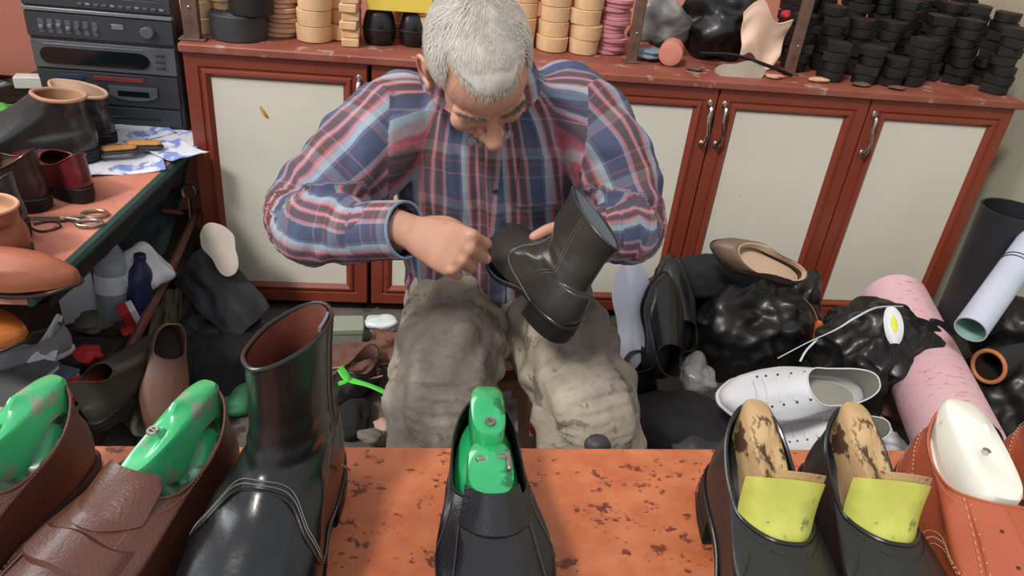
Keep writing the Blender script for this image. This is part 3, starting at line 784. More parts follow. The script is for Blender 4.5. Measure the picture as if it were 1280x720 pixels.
def tor_c(z):
    for i in range(len(TZ) - 1):
        if z <= TZ[i + 1].z: k = (z - TZ[i].z) / (TZ[i + 1].z - TZ[i].z); return TZ[i].lerp(TZ[i + 1], k)
    return TZ[-1]
def tor_uv(p):
    c = tor_c(p.z); return math.atan2(p.x - c.x, -(p.y - c.y)), p.z
def where(p):
    """0 torso, 1 left sleeve, 2 right sleeve"""
    for k, S_, sx in ((1, SL, -1), (2, SR, 1)):
        a, v, d, f = limb_uv(S_, p, (0, -1, .3))
        if d < .11 and v > .012 and ((p.x < -.045) if k == 1 else (p.x > .298)) : return k
        if d < .085 and v > .10 and k == 1: return k
        if d < .08 and v > .16 and k == 2: return k
    return 0
def shirt_disp(p, n):
    k = where(p)
    if k:
        a, v, d, f = limb_uv(SL if k == 1 else SR, p, (0, -1, .3))
        q = math.exp(-((f - .50) / .2) ** 2); cf = math.exp(-((f - .93) / .06) ** 2)
        w = nz(V((a * 1.2, v * 34, 0)), 1, 11) * .013 * q + nz(V((a * 1.6 + v * 14, v * 16, 0)), 1, 12) * .0095
        w += .0012 * nz(p, 45, 3)
        w -= .006 * math.exp(-((f - .90) / .015) ** 2)
        return w
    a, v = tor_uv(p)
    w = nz(V((a * 5, v * 4.5, 0)), 1, 13) * .014 * sm((.85 - p.z) * 4) + nz(V((a * 9 + v * 10, v * 5, 0)), 1, 14) * .007
    w += .0012 * nz(p, 40, 3)
    # armhole pull and waist blousing
    w += .006 * math.sin(p.z * 90 + 3 * nz(p, 10, 5)) * math.exp(-((p.z - .42) / .05) ** 2)
    return w
def plaid_mat():
    m = bpy.data.materials.new('plaid_cotton'); m.use_nodes = True; nt = m.node_tree; N = nt.nodes; Lk = nt.links
    b = N['Principled BSDF']; b.inputs['Roughness'].default_value = .85; b.inputs['Specular IOR Level'].default_value = .2
    uv = N.new('ShaderNodeUVMap'); uv.uv_map = 'UVMap'; sp = N.new('ShaderNodeSeparateXYZ'); Lk.new(uv.outputs[0], sp.inputs[0])
    def band(out, period, stops, off=0):
        a = N.new('ShaderNodeMath'); a.operation = 'MULTIPLY_ADD'; a.inputs[1].default_value = 1 / period; a.inputs[2].default_value = off; Lk.new(out, a.inputs[0])
        f = N.new('ShaderNodeMath'); f.operation = 'FRACT'; Lk.new(a.outputs[0], f.inputs[0])
        r = N.new('ShaderNodeValToRGB'); r.color_ramp.interpolation = 'LINEAR'; e = r.color_ramp.elements
        st = []
        for i, (p_, c) in enumerate(stops):
            nx = stops[i + 1][0] if i + 1 < len(stops) else 1.0
            st.append((p_ + .006, c)); st.append((nx - .006, c))
        e[0].position = st[0][0]; e[0].color = hexc(st[0][1]); e[1].position = st[-1][0]; e[1].color = hexc(st[-1][1])
        for p_, c in st[1:-1]: q = e.new(p_); q.color = hexc(c)
        Lk.new(f.outputs[0], r.inputs[0]); return r.outputs[0]
    navy, lb, mv, br, rd, pk = '#4c526c', '#9aacb8', '#a8979c', '#584b4c', '#b95d66', '#c9969c'
    A = band(sp.outputs[0], .098, [(0, navy), (.17, '#666b84'), (.22, lb), (.31, mv), (.38, rd), (.42, br), (.53, rd), (.56, mv), (.60, rd), (.63, br), (.78, rd), (.81, '#8f8792'), (.87, navy)])
    B = band(sp.outputs[1], .105, [(0, '#525a74'), (.30, pk), (.325, '#525a74'), (.42, br), (.52, rd), (.55, br), (.64, '#95a5b0'), (.72, mv), (.80, pk), (.825, '#626881')])
    mx = N.new('ShaderNodeMixRGB'); mx.inputs[0].default_value = .24; Lk.new(A, mx.inputs[1]); Lk.new(B, mx.inputs[2])
    Lk.new(mx.outputs[0], b.inputs['Base Color'])
    n = N.new('ShaderNodeTexNoise'); n.inputs['Scale'].default_value = 60; tc = N.new('ShaderNodeTexCoord'); Lk.new(tc.outputs['Object'], n.inputs['Vector'])
    bp = N.new('ShaderNodeBump'); bp.inputs['Strength'].default_value = .3; bp.inputs['Distance'].default_value = .003; Lk.new(n.outputs[0], bp.inputs['Height']); Lk.new(bp.outputs[0], b.inputs['Normal'])
    return m
m_plaid = plaid_mat()
shirt = voxel(sh, 'shirt', m_plaid, .0055, 5, person, shirt_disp)
def set_uv(o):
    me = o.data; uvl = me.uv_layers.new(name='UVMap')
    for poly in me.polygons:
        c = poly.center; k = where(c); ref = None
        for li in poly.loop_indices:
            p = me.vertices[me.loops[li].vertex_index].co
            if k:
                a, v, d, f = limb_uv(SL if k == 1 else SR, p, (0, -1, .3)); r = .068
            else:
                a, v = tor_uv(p); r = .168
            if ref is None: ref = a
            while a - ref > PI: a -= 2 * PI
            while a - ref < -PI: a += 2 * PI
            uvl.data[li].uv = (a * r, v)
set_uv(shirt)
# collar, placket, buttons, cuffs
m_cuff = pm('blue_cuff_lining', '#6f8aa6', '#7f98b0', scale=30, rough=.8)
def uvband(o, f): 
    me = o.data; l = me.uv_layers.new(name='UVMap')
    for i, lp_ in enumerate(me.loops): l.data[i].uv = f(me.vertices[lp_.vertex_index].co)
def cuff(S_, r, fi):
    mb = MB(); i = int(fi * 59); P = S_[i:]; P = [P[0], P[len(P) // 2], P[-1]] + [P[-1] + (P[-1] - P[-2]).normalized() * .052]
    mb.tube(path(P, 10), [r * 1.02, r * 1.05, r * 1.02], 28, False); o = mb.build('cuff', m_plaid, shirt, True)
    md = o.modifiers.new('t', 'SOLIDIFY'); md.thickness = .004; md.offset = -1
    uvband(o, lambda p: (lambda q: (q[0] * .05 + .01, q[1]))(limb_uv(S_, p, (0, -1, .3)))); return P[-1], P
e1, P1 = cuff(SL, .047, .86)
cf = MB(); d = (P1[-1] - P1[-2]).normalized(); cf.tube([P1[-1] - d * .004, P1[-1] + d * .004], .0472, 28, False); o = cf.build('cuff_edge', m_cuff, shirt); md = o.modifiers.new('t', 'SOLIDIFY'); md.thickness = .004; md.offset = -1
cuff(SR, .046, .86)
pk = MB()
def plk(a, b):
    z = lerp(.40, .90, b); c = tor_c(z); k = 0
    for i in range(len(TORSO) - 1):
        if TORSO[i][0] <= z <= TORSO[i + 1][0]: t_ = (z - TORSO[i][0]) / (TORSO[i + 1][0] - TORSO[i][0]); k = lerp(TORSO[i][3], TORSO[i + 1][3], t_)
    x = (a - .5) * .030; p = V((c.x + x, c.y - k - .0012, z + .012)); an, v = tor_uv(p); w = shirt_disp(p, None) if z < .87 else 0
    return p + V((0, -w - .003, 0))
pk.grid(plk, 6, 60, None, .003); plo = pk.build('placket', m_plaid, shirt); uvband(plo, lambda p: (p.x * 1.0 + .032, p.z))
m_btn = pm('dark_button', '#2b2f3c', rough=.35)
for b_ in (.12, .30, .48, .66, .84):
    q = plk(.5, b_); mb = MB(); mb.rev([(.0052, 0), (.0056, .0012), (.0045, .0022), (.003, .0016)], 14, Matrix.Translation(q + V((0, -.0005, 0))) @ TR(rot=(90, 0, 0))); mb.build('button', m_btn, shirt)
co = MB()
def col(a, b):
    th = lerp(-2.75, 2.75, a) + PI; c = V((.112, 1.335, .925)).lerp(V((.106, 1.31, .962)), b); r = lerp(.082, .070, b)
    fl = .0
    return V((c.x + r * math.sin(th), c.y - r * .95 * math.cos(th) * 1.0, c.z - .020 * math.cos(th + PI) * -1 + .012 * b))
def col2(a, b):
    p = col(a, 1); th = lerp(-2.75, 2.75, a) + PI; out = V((math.sin(th), -math.cos(th), 0)); k = 1 + .5 * abs(2 * a - 1) ** 3
    return p + out * (.004 + .024 * b * k) + V((0, 0, .004 * math.sin(b * PI) - .036 * b * b * k))
co.grid(col, 50, 6, None, .003); co.grid(col2, 50, 10, None, .003); coo = co.build('collar', m_plaid, shirt, True)
uvband(coo, lambda p: (math.atan2(p.x - .11, p.y - 1.32) * .08 + .05, p.z * 1.4))
# chest pocket on the right breast
def wrap_patch(x0, x1, z0, z1, off):
    def f(a, b):
        x = lerp(x0, x1, a); z = lerp(z0, z1, b)
        i = max(k for k in range(len(TORSO)) if TORSO[k][0] <= z); i = min(i, len(TORSO) - 2); t_ = (z - TORSO[i][0]) / (TORSO[i + 1][0] - TORSO[i][0])
        c = tor_c(z); rx = lerp(TORSO[i][2], TORSO[i + 1][2], t_); ry = lerp(TORSO[i][3], TORSO[i + 1][3], t_); q = max(-1, min(1, (x - c.x) / rx))
        y = c.y - ry * (1 - abs(q) ** 2.2) ** (1 / 2.2); p = V((x, y, z + .01)); return p + V((0, -shirt_disp(p, None) - off, 0))
    return f
po = MB(); po.grid(wrap_patch(.185, .275, .70, .80, .004), 14, 14, None, .003); pok = po.build('pocket', m_plaid, shirt); uvband(pok, lambda p: tuple(x * k for x, k in zip((tor_uv(p)[0], p.z), (.168, 1))))

# ---- trousers
def khaki():
    m = pm('dusty_khaki_cloth', '#9a8e7b', '#bfb5a3', scale=16, rough=.9, bump=.8, bscale=60, spots='#7d736a', spot_scale=22, spot_amt=.42, contrast=.5)
    nt = m.node_tree; N = nt.nodes; Lk = nt.links; b = N['Principled BSDF']; src = b.inputs['Base Color'].links[0].from_socket
    tc = N.new('ShaderNodeTexCoord')
    last = src
    # rubbed-in polish and dust stains on the two thighs
    for c, r in (((.065, 1.13, .48), (.15, .20, .15)), ((.37, 1.20, .47), (.15, .22, .17)), ((.03, 1.04, .36), (.12, .12, .12))):
        mp = N.new('ShaderNodeMapping'); mp.vector_type = 'TEXTURE'; mp.inputs['Location'].default_value = c; mp.inputs['Scale'].default_value = r
        n = N.new('ShaderNodeTexNoise'); n.inputs['Scale'].default_value = 14; n.inputs['Detail'].default_value = 6; Lk.new(tc.outputs['Object'], n.inputs[0])
        ad = N.new('ShaderNodeVectorMath'); ad.operation = 'SCALE'; ad.inputs['Scale'].default_value = 1.2; Lk.new(n.outputs['Color'], ad.inputs[0])
        Lk.new(tc.outputs['Object'], mp.inputs[0]); a2 = N.new('ShaderNodeVectorMath'); Lk.new(mp.outputs[0], a2.inputs[0]); Lk.new(ad.outputs[0], a2.inputs[1])
        a3 = N.new('ShaderNodeVectorMath'); a3.operation = 'SUBTRACT'; Lk.new(a2.outputs[0], a3.inputs[0]); a3.inputs[1].default_value = (.6, .6, .6)
        ln = N.new('ShaderNodeVectorMath'); ln.operation = 'LENGTH'; Lk.new(a3.outputs[0], ln.inputs[0])
        mr = N.new('ShaderNodeMapRange'); mr.inputs[1].default_value = .55; mr.inputs[2].default_value = 1.05; mr.inputs[3].default_value = .88; mr.inputs[4].default_value = 0; Lk.new(ln.outputs['Value'], mr.inputs[0])
        x = N.new('ShaderNodeMixRGB'); x.inputs[2].default_value = hexc('#625a55'); Lk.new(mr.outputs[0], x.inputs[0]); Lk.new(last, x.inputs[1]); last = x.outputs[0]
    Lk.new(last, b.inputs['Base Color']); return m
m_khaki = khaki()
tr = MB()
tr.ell((.185, 1.505, .375), (.170, .135, .110), 30)
LL, LR = LEG_L[:4] + [(.064, 1.13, .16)], LEG_R[:4] + [(.378, 1.13, .17)]
tr.limb(LL, [.104, .106, .100, .090, .082], 28, 40); tr.limb(LR, [.104, .106, .096, .094, .104], 28, 40)
SLL, SLR = samp(LL), samp(LR)
def tr_disp(p, n):
    S_ = SLL if p.x < .19 else SLR
    a, v, d, f = limb_uv(S_, p, (0, -1, .3))
    w = nz(V((a * 1.3 + v * 5, v * 15, 0)), 1, 21) * .024 * sm(f * 3) + nz(V((a * 2.2 - v * 8, v * 22, 0)), 1, 22) * .012
    w += .003 * nz(p, 28, 6)
    w += .006 * math.sin((p.z - .5 * p.x) * 150 + 4 * nz(p, 7, 9)) * math.exp(-((f - .12) / .14) ** 2)
    g = math.exp(-((p.x - .19) / .16) ** 2)
    w += .007 * math.sin((p - V((.24, 1.20, .62))).length * 95 + 2 * nz(p, 8, 7)) * sm((p.y - 1.15) * 6)
    return w
trousers = voxel(tr, 'trousers', m_khaki, .0065, 4, person, tr_disp)
for S_, s in ((LEG_L, -1), (LEG_R, 1)):
    p = V(S_[-1]); mb = MB(); mb.limb([(p.x, p.y + .035, .052), (p.x + s * .01, p.y - .07, .048), (p.x + s * .022, p.y - .185, .040)], [.050, .048, .038], 18, 16); mb.limb([(p.x, p.y + .01, .05), (p.x, p.y + .01, .12)], [.05, .048], 18, 8); mb.build('shoe', m_black, person)

# ---- the low stool under the trousers
m_stool = pm('old_wood', '#5e4330', '#765640', scale=10, rough=.7, stretch=(1, 6, 1))
st = thing('stool', 'low wooden stool under the seated person', 'stool', (.185, 1.52, 0))
mb = MB(); mb.rev([(.15, .215), (.158, .22), (.158, .240), (.15, .246)], 32); mb.build('seat', m_stool, st)
for a in (45, 135, 225, 315):
    c, s = math.cos(math.radians(a)), math.sin(math.radians(a)); mb = MB(); mb.tube([(c * .15, s * .15, 0), (c * .11, s * .11, .216)], .014, 10); mb.build('leg', m_stool, st)

# ---- the boot being worked on
m_blackheld = pm('black_polished_leather', '#262320', '#3f3a35', scale=7, rough=.36, bump=.1, bscale=120, coat=.25, contrast=.3)
hb, hu = boot('ankle_boot', 'glossy black ankle boot held in the hands of the seated person', .19, m_blackheld, sy=1.25, sx=1.0, lin=m_greyflap)
T_ = V((-.326, .923, .204)).normalized(); S_ = V((.278, -.113, .954)); S_ = (S_ - T_ * S_.dot(T_)).normalized(); X_ = T_.cross(S_)
m = Matrix((X_, T_, S_)).transposed().to_4x4(); m.translation = V((.249, 1.040, .580)); hb.matrix_world = m @ Matrix.Diagonal((1.08, .90, 1.08, 1))
# ---------------------------------------------------------------- helpers for the clutter
def at(px, py, h):
    """world point at height h, measured off the photograph (fixed survey basis, independent of the camera object)"""
    q = V((px - 640, py - 360, 965)); c = V((0, 0, 1.30))
    d = V((q.dot(V((.991001, .032340, .129889))), q.dot(V((-.095122, -.512570, .853360))), q.dot(V((.094175, -.858036, -.504881)))))
    k = (h - c.z) / d.z; return c + d * k
def low_shoe(name, label, mat, msole, cat='shoe', L=.285, W=.05, top=.085, throat=.46, lin=None, hh=.022, tw=.86, group=None, last=None, laces=None, tip=None):
    t = thing(name, label, cat, group=group); th = .007
    lp = low_loops(L, W, hh, th, top=top, side=top * .74, throat=throat, tw=tw, zthroat=top * .93, vamp=.056)
    u = Upper(lp); u.mesh('upper', mat, t, 56, 18); u.mesh('lining', lin or m_brownlin, t, 48, 8, s0=2, off=-.002); rim(u, t, mat, .0016)
    sole_parts(t, L, W, hh, th, msole, msole, None)
    ins = MB()
    ins.plate([(outline_pt(2 * PI * i / 40, W * .9)[1], .004 + (L - .01) * outline_pt(2 * PI * i / 40, W)[0]) for i in range(40)], hh + th + .002, hh + th + .004); ins.build('insole', lin or m_brownlin, t)
    if laces:
        mb = MB()
        for k in range(5):
            s = 3.9 - k * .26; a, b = PI - .55 + k * .03, PI + .55 - k * .03
            A, B = u.S(a, s) + u.N(a, s) * .002, u.S(b, s) + u.N(b, s) * .002; mb.tube(path([A, (A + B) / 2 + V((0, 0, .005)), B], 8), .0024, 6); 
        mb.build('laces', laces, t)
        for s_ in (-1, 1):
            for k in range(5):
                s = 3.9 - k * .26; e = MB(); e.ell(u.S(PI + s_ * .6, s) + u.N(PI + s_ * .6, s) * .001, (.0028, .0028, .0014), 8); e.build('eyelet', m_dksole, t)
    if tip: c = MB(); u.patch(c, lambda a, b: (PI + (a - .5) * 2 * 1.1, lerp(.1, 1.7, b)), 30, 12, .0016); c.build('toe_cap', tip, t)
    return t
def crumple(name, c, r, mat, label=None, cat=None, seed=1, amp=.25, rot=(0, 0, 0), parent=None, zmin=None, sub=5, freq=6):
    bm = bmesh.new(); bmesh.ops.create_icosphere(bm, subdivisions=sub, radius=1)
    M = TR((0, 0, 0), rot, r)
    for v in bm.verts:
        d = v.co.copy(); k = 1
        p = M @ d
        k += amp * (.32 - abs(nz(p, freq * 1.2, seed)) * 1.5) + amp * .5 * (.2 - abs(nz(p, freq * 2.6, seed + 3)) * 1.3) + amp * .35 * nz(p, freq * 5, seed + 5) + amp * .8 * nz(d, 1.3, seed + 7)
        v.co = M @ (d * k)
        if zmin is not None: v.co.z = max(v.co.z, zmin - c[2] + .002 * nz(p, 20, seed))
    me = bpy.data.meshes.new(name); bm.to_mesh(me); bm.free(); me.polygons.foreach_set('use_smooth', [True] * len(me.polygons)); me.materials.append(mat)
    o = bpy.data.objects.new(name, me); COL.objects.link(o); o.location = c
    if parent: o.parent = parent
    if label: tag(o, label, cat)
    return o
def cloth(name, corners, mat, label, cat, amp=.012, seed=1, n=30, th=.003, freq=14):
    """a sheet spanning four corners with folds"""
    A, B, C_, D_ = [V(p) for p in corners]; mb = MB(); nn = (B - A).cross(D_ - A).normalized()
    mb.grid(lambda a, b: A.lerp(B, a).lerp(D_.lerp(C_, a), b) + nn * (amp * nz((a * freq * .3, b * freq * .3, seed), 1, seed) * 2 + amp * .5 * nz((a * freq, b * freq, seed), 1, seed)) + V((nz((a * 4, b * 4, 3), 1, seed), nz((a * 4, b * 4, 9), 1, seed), 0)) * amp * .8, n, n, None, th)
    return tag(mb.build(name, mat, None), label, cat)
def insole(name, label, mat, L=.26, W=.042, cat='insole', th=.004):
    mb = MB(); mb.plate([(outline_pt(2 * PI * i / 56, W)[1] + .006 * math.sin(outline_pt(2 * PI * i / 56, W)[0] * PI), L * outline_pt(2 * PI * i / 56, W)[0]) for i in range(56)], 0, th, inset=.02)
    return tag(mb.build(name, mat, None), label, cat)
def orient(o, loc, ey, ez, sc=1):
    """put the object's +Y along ey and +Z near ez"""
    y = V(ey).normalized(); z = V(ez); z = (z - y * z.dot(y)).normalized(); x = y.cross(z)
    m = Matrix((x, y, z)).transposed().to_4x4(); m.translation = V(loc); o.matrix_world = m @ Matrix.Diagonal((sc, sc, sc, 1)); return o

m_bag = pm('black_plastic_film', '#0b0b0c', '#141416', scale=10, rough=.42, bump=.5, bscale=22, coat=.08)
m_blackcloth = pm('black_cloth', '#121214', '#1d1d20', scale=20, rough=.9, bump=.4, bscale=90)
m_cork = pm('cream_cork', '#c9a076', '#dcb88e', scale=40, rough=.8, bump=.2, bscale=120, contrast=.2)
m_tandisc = pm('tan_leather_offcut', '#b98d6c', '#cfa888', scale=30, rough=.8, bump=.2, bscale=90)
m_pinkdisc = pm('pink_rubber', '#b9747a', '#cb8b90', scale=30, rough=.7, bump=.15, bscale=90)
m_greyrub = pm('grey_black_rubber', '#2a2b2d', '#3a3b3e', scale=30, rough=.55, bump=.15, bscale=120)
m_rust = pm('rusty_iron', '#5a4236', '#7a5f50', scale=30, rough=.7, metal=.3, bump=.3, bscale=90)
m_yellowbox = pm('yellow_card', '#e2c544', '#ecd25c', scale=10, rough=.5)
m_clear = pm('clear_film', '#c8cac8', '#a0a2a2', scale=12, rough=.25, alpha=.45, bump=.4, bscale=30, coat=.3)
m_pale = pm('pale_pink_leather', '#d9b49f', '#e4c6b2', scale=12, rough=.7, bump=.2, bscale=50, contrast=.2)

# ---------------------------------------------------------------- on the cabinet top
Z0 = .781
def heelblock(w=.032, l=.062, h=.024, sc=1):
    mb = MB(); pts = []
    for i in range(25):
        a = PI * i / 24; pts.append((w * math.cos(a) * (1 + .0), -(l - w) * .5 - w * math.sin(a) * 1.0))
    pts = [(p[0], p[1] + .01) for p in pts] + [(-w * .96, l * .45), (-w * .4, l * .42), (w * .4, l * .42), (w * .96, l * .45)]
    rr = [[(x * k, y * k, z) for x, y in pts] for k, z in ((.9, 0), (.96, .002), (1.0, h - .003), (1.0, h - .001), (.95, h))]
    mb.loft(rr); return mb
rnd = random.Random(11)
# black heels in stacks
hp = heelblock(.033, .066, .026).build('rubber_heel', m_rubber, None, True, 0, 0, 35)
tag(hp, 'black rubber heel in the stacks on the right end of the cabinet top', 'heel', 'black rubber heels stacked on the right end'); first = True
stacks = [(1.10, 2.20, 5), (1.175, 2.115, 3), (1.20, 2.22, 6), (1.27, 2.10, 3), (1.285, 2.21, 5), (1.345, 2.10, 2), (1.36, 2.20, 5), (1.43, 2.13, 4), (1.44, 2.26, 7), (1.53, 2.21, 6), (1.525, 2.33, 7), (1.605, 2.29, 7), (1.60, 2.18, 6), (1.68, 2.38, 8), (1.685, 2.28, 7), (1.675, 2.10, 6), (1.69, 2.19, 7), (1.12, 2.32, 8), (1.20, 2.34, 8), (1.29, 2.32, 8), (1.38, 2.33, 8), (1.455, 2.36, 8), (1.60, 2.385, 8), (1.145, 2.40, 8), (1.235, 2.41, 8), (1.335, 2.41, 8), (1.53, 2.41, 8)]
for x, y, n in stacks:
    lean = rnd.uniform(-.004, .004)
    for k in range(n + 1):
        o = hp if first else hp.copy()
        if not first: COL.objects.link(o)
        first = False
        o.location = (x + lean * k + rnd.uniform(-.004, .004), y + rnd.uniform(-.006, .006), Z0 + k * .0262); o.rotation_euler = (0, 0, rnd.uniform(-.9, .9) + (PI if rnd.random() < .3 else 0))
def stackof(name, mat, pts, label, cat, group, w, l, h, jit=.004, rz=.3, shape=None):
    m0 = None
    for x, y, n in pts:
        for k in range(n):
            if m0 is None: m0 = o = (shape or heelblock(w, l, h)).build(name, mat, None, True, 0, 0, 35); tag(o, label, cat, group)
            else: o = m0.copy(); COL.objects.link(o)
            o.location = (x + rnd.uniform(-jit, jit), y + rnd.uniform(-jit, jit), Z0 + k * (h + .0003)); o.rotation_euler = (0, 0, rnd.uniform(-rz, rz)); s = rnd.uniform(.97, 1.03); o.scale = (s, s, 1)
stackof('cork_heel', m_cork, [(-.272, 2.150, 4), (-.205, 2.20, 4)], 'cream cork heel in the stacks between the tan discs and the yellow box', 'heel', 'cork heels left of the yellow box', .046, .09, .040)
stackof('cork_heel', m_cork, [(.020, 2.19, 4), (.070, 2.25, 4), (-.03, 2.27, 4)], 'cream cork heel in the stacks between the yellow box and the person', 'heel', 'cork heels right of the yellow box', .046, .09, .040)
stackof('cork_heel', m_cork, [(.285, 2.26, 4), (.375, 2.24, 4), (.462, 2.23, 4)], 'cream cork heel in the tall stacks right of the person', 'heel', 'cork heels right of the head', .043, .088, .040)
stackof('cork_heel', m_cork, [(-.500, 2.17, 4), (-.565, 2.15, 4)], 'cream cork heel in the stack behind the leftmost rusty post', 'heel', 'cork heels by the leftmost post', .040, .08, .040)
disc = MB(); disc.rev([(.046, 0), (.050, .002), (.050, .010), (.046, .012)], 28, None, 1, 1)
stackof('leather_disc', m_tandisc, [(-.365, 2.175, 11)], 'tan leather disc in the uneven stack beside the grey roll', 'disc', 'tan leather discs', 0, 0, .012, .008, 3, disc)
disc = MB(); disc.rev([(.040, 0), (.044, .0015), (.044, .010), (.040, .0115)], 28, None, 1, 1)
stackof('pink_rubber_disc', m_pinkdisc, [(.548, 2.245, 14)], 'pink rubber disc in the stack beside the middle rusty post', 'disc', 'pink rubber discs', 0, 0, .0115, .006, 3, disc)
# cork strips
mstrip = None
for k in range(7):
    x = -.178 + rnd.uniform(-.002, .002)
    mb = MB(); mb.box((-.022, -.045, 0), (.022, .03, .021)); o = mb.build('cork_strip', m_cork, None, True, .003); place(o, (x, 2.13 + (k % 2) * .006, Z0 + k * .0215), (0, 0, rnd.uniform(-8, 8)))
    tag(o, 'short cork strip in the narrow stack left of the black heel cups', 'strip', 'cork strips')
# grey rolls of rubber
def roll(name, label, r, h, mat, loc, turns=5, rot=(0, 0, 0), ri=.012):
    t = thing(name, label, 'roll'); mb = MB(); n = turns * 28; P = []
    mb.rev([(ri, .001), (r - .002, 0), (r, .002), (r, h - .002), (r - .002, h), (ri, h - .001)], 48); mb.build('roll_body', mat, t)
    sp = MB()
    for i in range(n + 1):
        a = 2 * PI * i / 28; q = lerp(ri, r - .001, i / n); P.append((q * math.cos(a), q * math.sin(a), h + .0003))
    sp.tube(P, .0012, 4); sp.build('wound_edge', mat, t); return place(t, loc, rot)
roll('rubber_roll', 'wide dark grey roll of rubber sole strip lying flat near the cabinet left end', .071, .062, m_greyrub, (-.462, 2.115, Z0))
roll('rubber_roll', 'smaller black roll resting on the wide dark grey roll', .055, .05, m_rubber, (-.425, 2.105, Z0 + .064))
# black heel cups
def cup(label, x, y, rz):
    t = thing('heel_cup', label, 'heel cup'); mb = MB()
    mb.rev([(.034, 0), (.040, .006), (.0435, .030), (.043, .050), (.037, .078), (.030, .088), (.022, .090)], 32, None, 1, .9); mb.build('cup', m_black, t)
    b = MB(); b.rev([(.0442, .036), (.0452, .038), (.0452, .041), (.0442, .043)], 32, None, 1, .9, (False, False)); b.build('band', m_rubber, t)
    return place(t, (x, y, Z0), (0, 0, rz))
cup('glossy black heel cup under the yellow box, the left one', -.106, 2.155, 0); cup('glossy black heel cup under the yellow box, the right one', -.012, 2.165, 20)
yb = MB().box((-.085, -.045, 0), (.085, .045, .055)).build('card_box', m_yellowbox, None, True, .002); place(yb, (-.055, 2.165, Z0 + .0915), (0, 0, 3)); tag(yb, 'yellow cardboard box resting on the two black heel cups', 'box')
# rusty posts
for i, (x, y, lb) in enumerate(((-.562, 2.055, 'rusty upright post at the left end of the cabinet top'), (.594, 2.150, 'rusty upright post beside the stack of pink discs'), (1.062, 2.145, 'rusty upright post left of the black heel stacks'))):
    t = thing('shelf_post', lb, 'post', (x, y, Z0)); r = .014 if i else .020
    MB().box((-r, -.012, 0), (r, .012, .9)).build('upright', m_rust, t, True, .003)
    mb = MB(); mb.box((-r * 1.6, -.020, 0), (r * 1.6, .020, .004)); mb.build('foot_plate', m_rust, t, True, .001)
    for k in range(5):
        e = MB(); e.ell((0, -.0125, .08 + k * .16), (.004, .002, .004), 8); e.build('rivet', m_steel, t)
# middle right: bags, pink roll, straps
t = thing('leather_roll', 'short pinkish-orange leather roll lying beside the middle rusty post', 'roll')
m_salroll = pm('salmon_leather', '#b8705e', '#cc8674', scale=20, rough=.7)
mb = MB(); mb.rev([(.030, 0), (.033, .002), (.033, .063), (.030, .065)], 28); mb.build('roll_body', m_salroll, t); mb = MB(); mb.rev([(.024, -.0006), (.026, .0002), (.020, .0008)], 24); mb.build('core', m_salroll, t)
orient(t, (.695, 2.125, Z0 + .034), (0, 0, 1), (.35, .93, 0))
m_greyfilm = pm('grey_plastic_film', '#8d8c8a', '#5f5d5c', scale=14, rough=.35, bump=.5, bscale=30, contrast=.8)
crumple('plastic_bag', (.70, 2.28, Z0 + .085), (.085, .06, .085), m_greyfilm, 'crumpled grey plastic bag right of the middle rusty post', 'bag', 3, .4, zmin=Z0 + .001)
crumple('cloth_scrap', (.655, 2.19, Z0 + .018), (.05, .045, .018), pm('blue_grey_cloth', '#5f7282', '#8795a0', scale=20, rough=.9), 'small blue-grey cloth scrap behind the pinkish leather roll', 'cloth', 5, .4, zmin=Z0 + .001)
crumple('plastic_bag', (.875, 2.27, Z0 + .105), (.12, .08, .11), m_bag, 'glossy black plastic bag on the cabinet top beside the pale leather piece', 'bag', 9, .3, zmin=Z0 + .001)
o = insole('shoe_sole', 'grey-beige sole leaning under the black bag on the cabinet top', pm('grey_beige_rubber', '#8f8272', '#a3968a', scale=20, rough=.7), .15, .034, 'sole', .016); orient(o, (.815, 2.085, Z0 + .002), (1, .1, .05), (0, -.8, .6))
t = MB(); t.grid(lambda a, b: V((lerp(.90, 1.04, a) + .02 * (b - .5) * (a - .3), 2.135 + .05 * a * (1 - b) + .03 * nz((a * 2, b * 2, 0), 1, 3) + .035 * b, Z0 + .035 + .14 * b * (1 - .25 * abs(2 * a - .7)) - .02 * a * (1 - b) + .02 * math.sin(a * 7))), 24, 20, None, .004)
tag(t.build('leather_piece', m_pale, None), 'pale pink leather piece folded in front of the rusty post', 'leather')
mb = MB(); mb.tube(path([(.80, 2.18, Z0 + .03), (.88, 2.12, Z0 + .045), (.97, 2.09, Z0 + .03), (1.05, 2.10, Z0 + .006)], 30), .007, 8, flat=.5); tag(mb.build('strap', m_rubber, None), 'dark strap hanging below the pale leather piece', 'strap')
crumple('red_cloth', (1.035, 2.20, Z0 + .15), (.02, .02, .02), pm('red_cloth', '#9c2226', '#b53036', rough=.8), 'small red cloth bit beside the right rusty post', 'cloth', 2, .3, sub=3)
for x, y, r in ((.77, 2.10, 4), (.99, 2.08, 5), (1.12, 2.075, 3), (1.24, 2.06, 6), (1.35, 2.05, 4)):
    crumple('leather_offcut', (x, y, Z0 + .006), (.028, .016, .006), m_tandisc if r % 2 else m_rust, 'small dusty leather offcut on the front edge of the cabinet top', 'offcut', r, .4, zmin=Z0 + .0005, sub=3)['group'] = 'offcuts on the cabinet front edge'
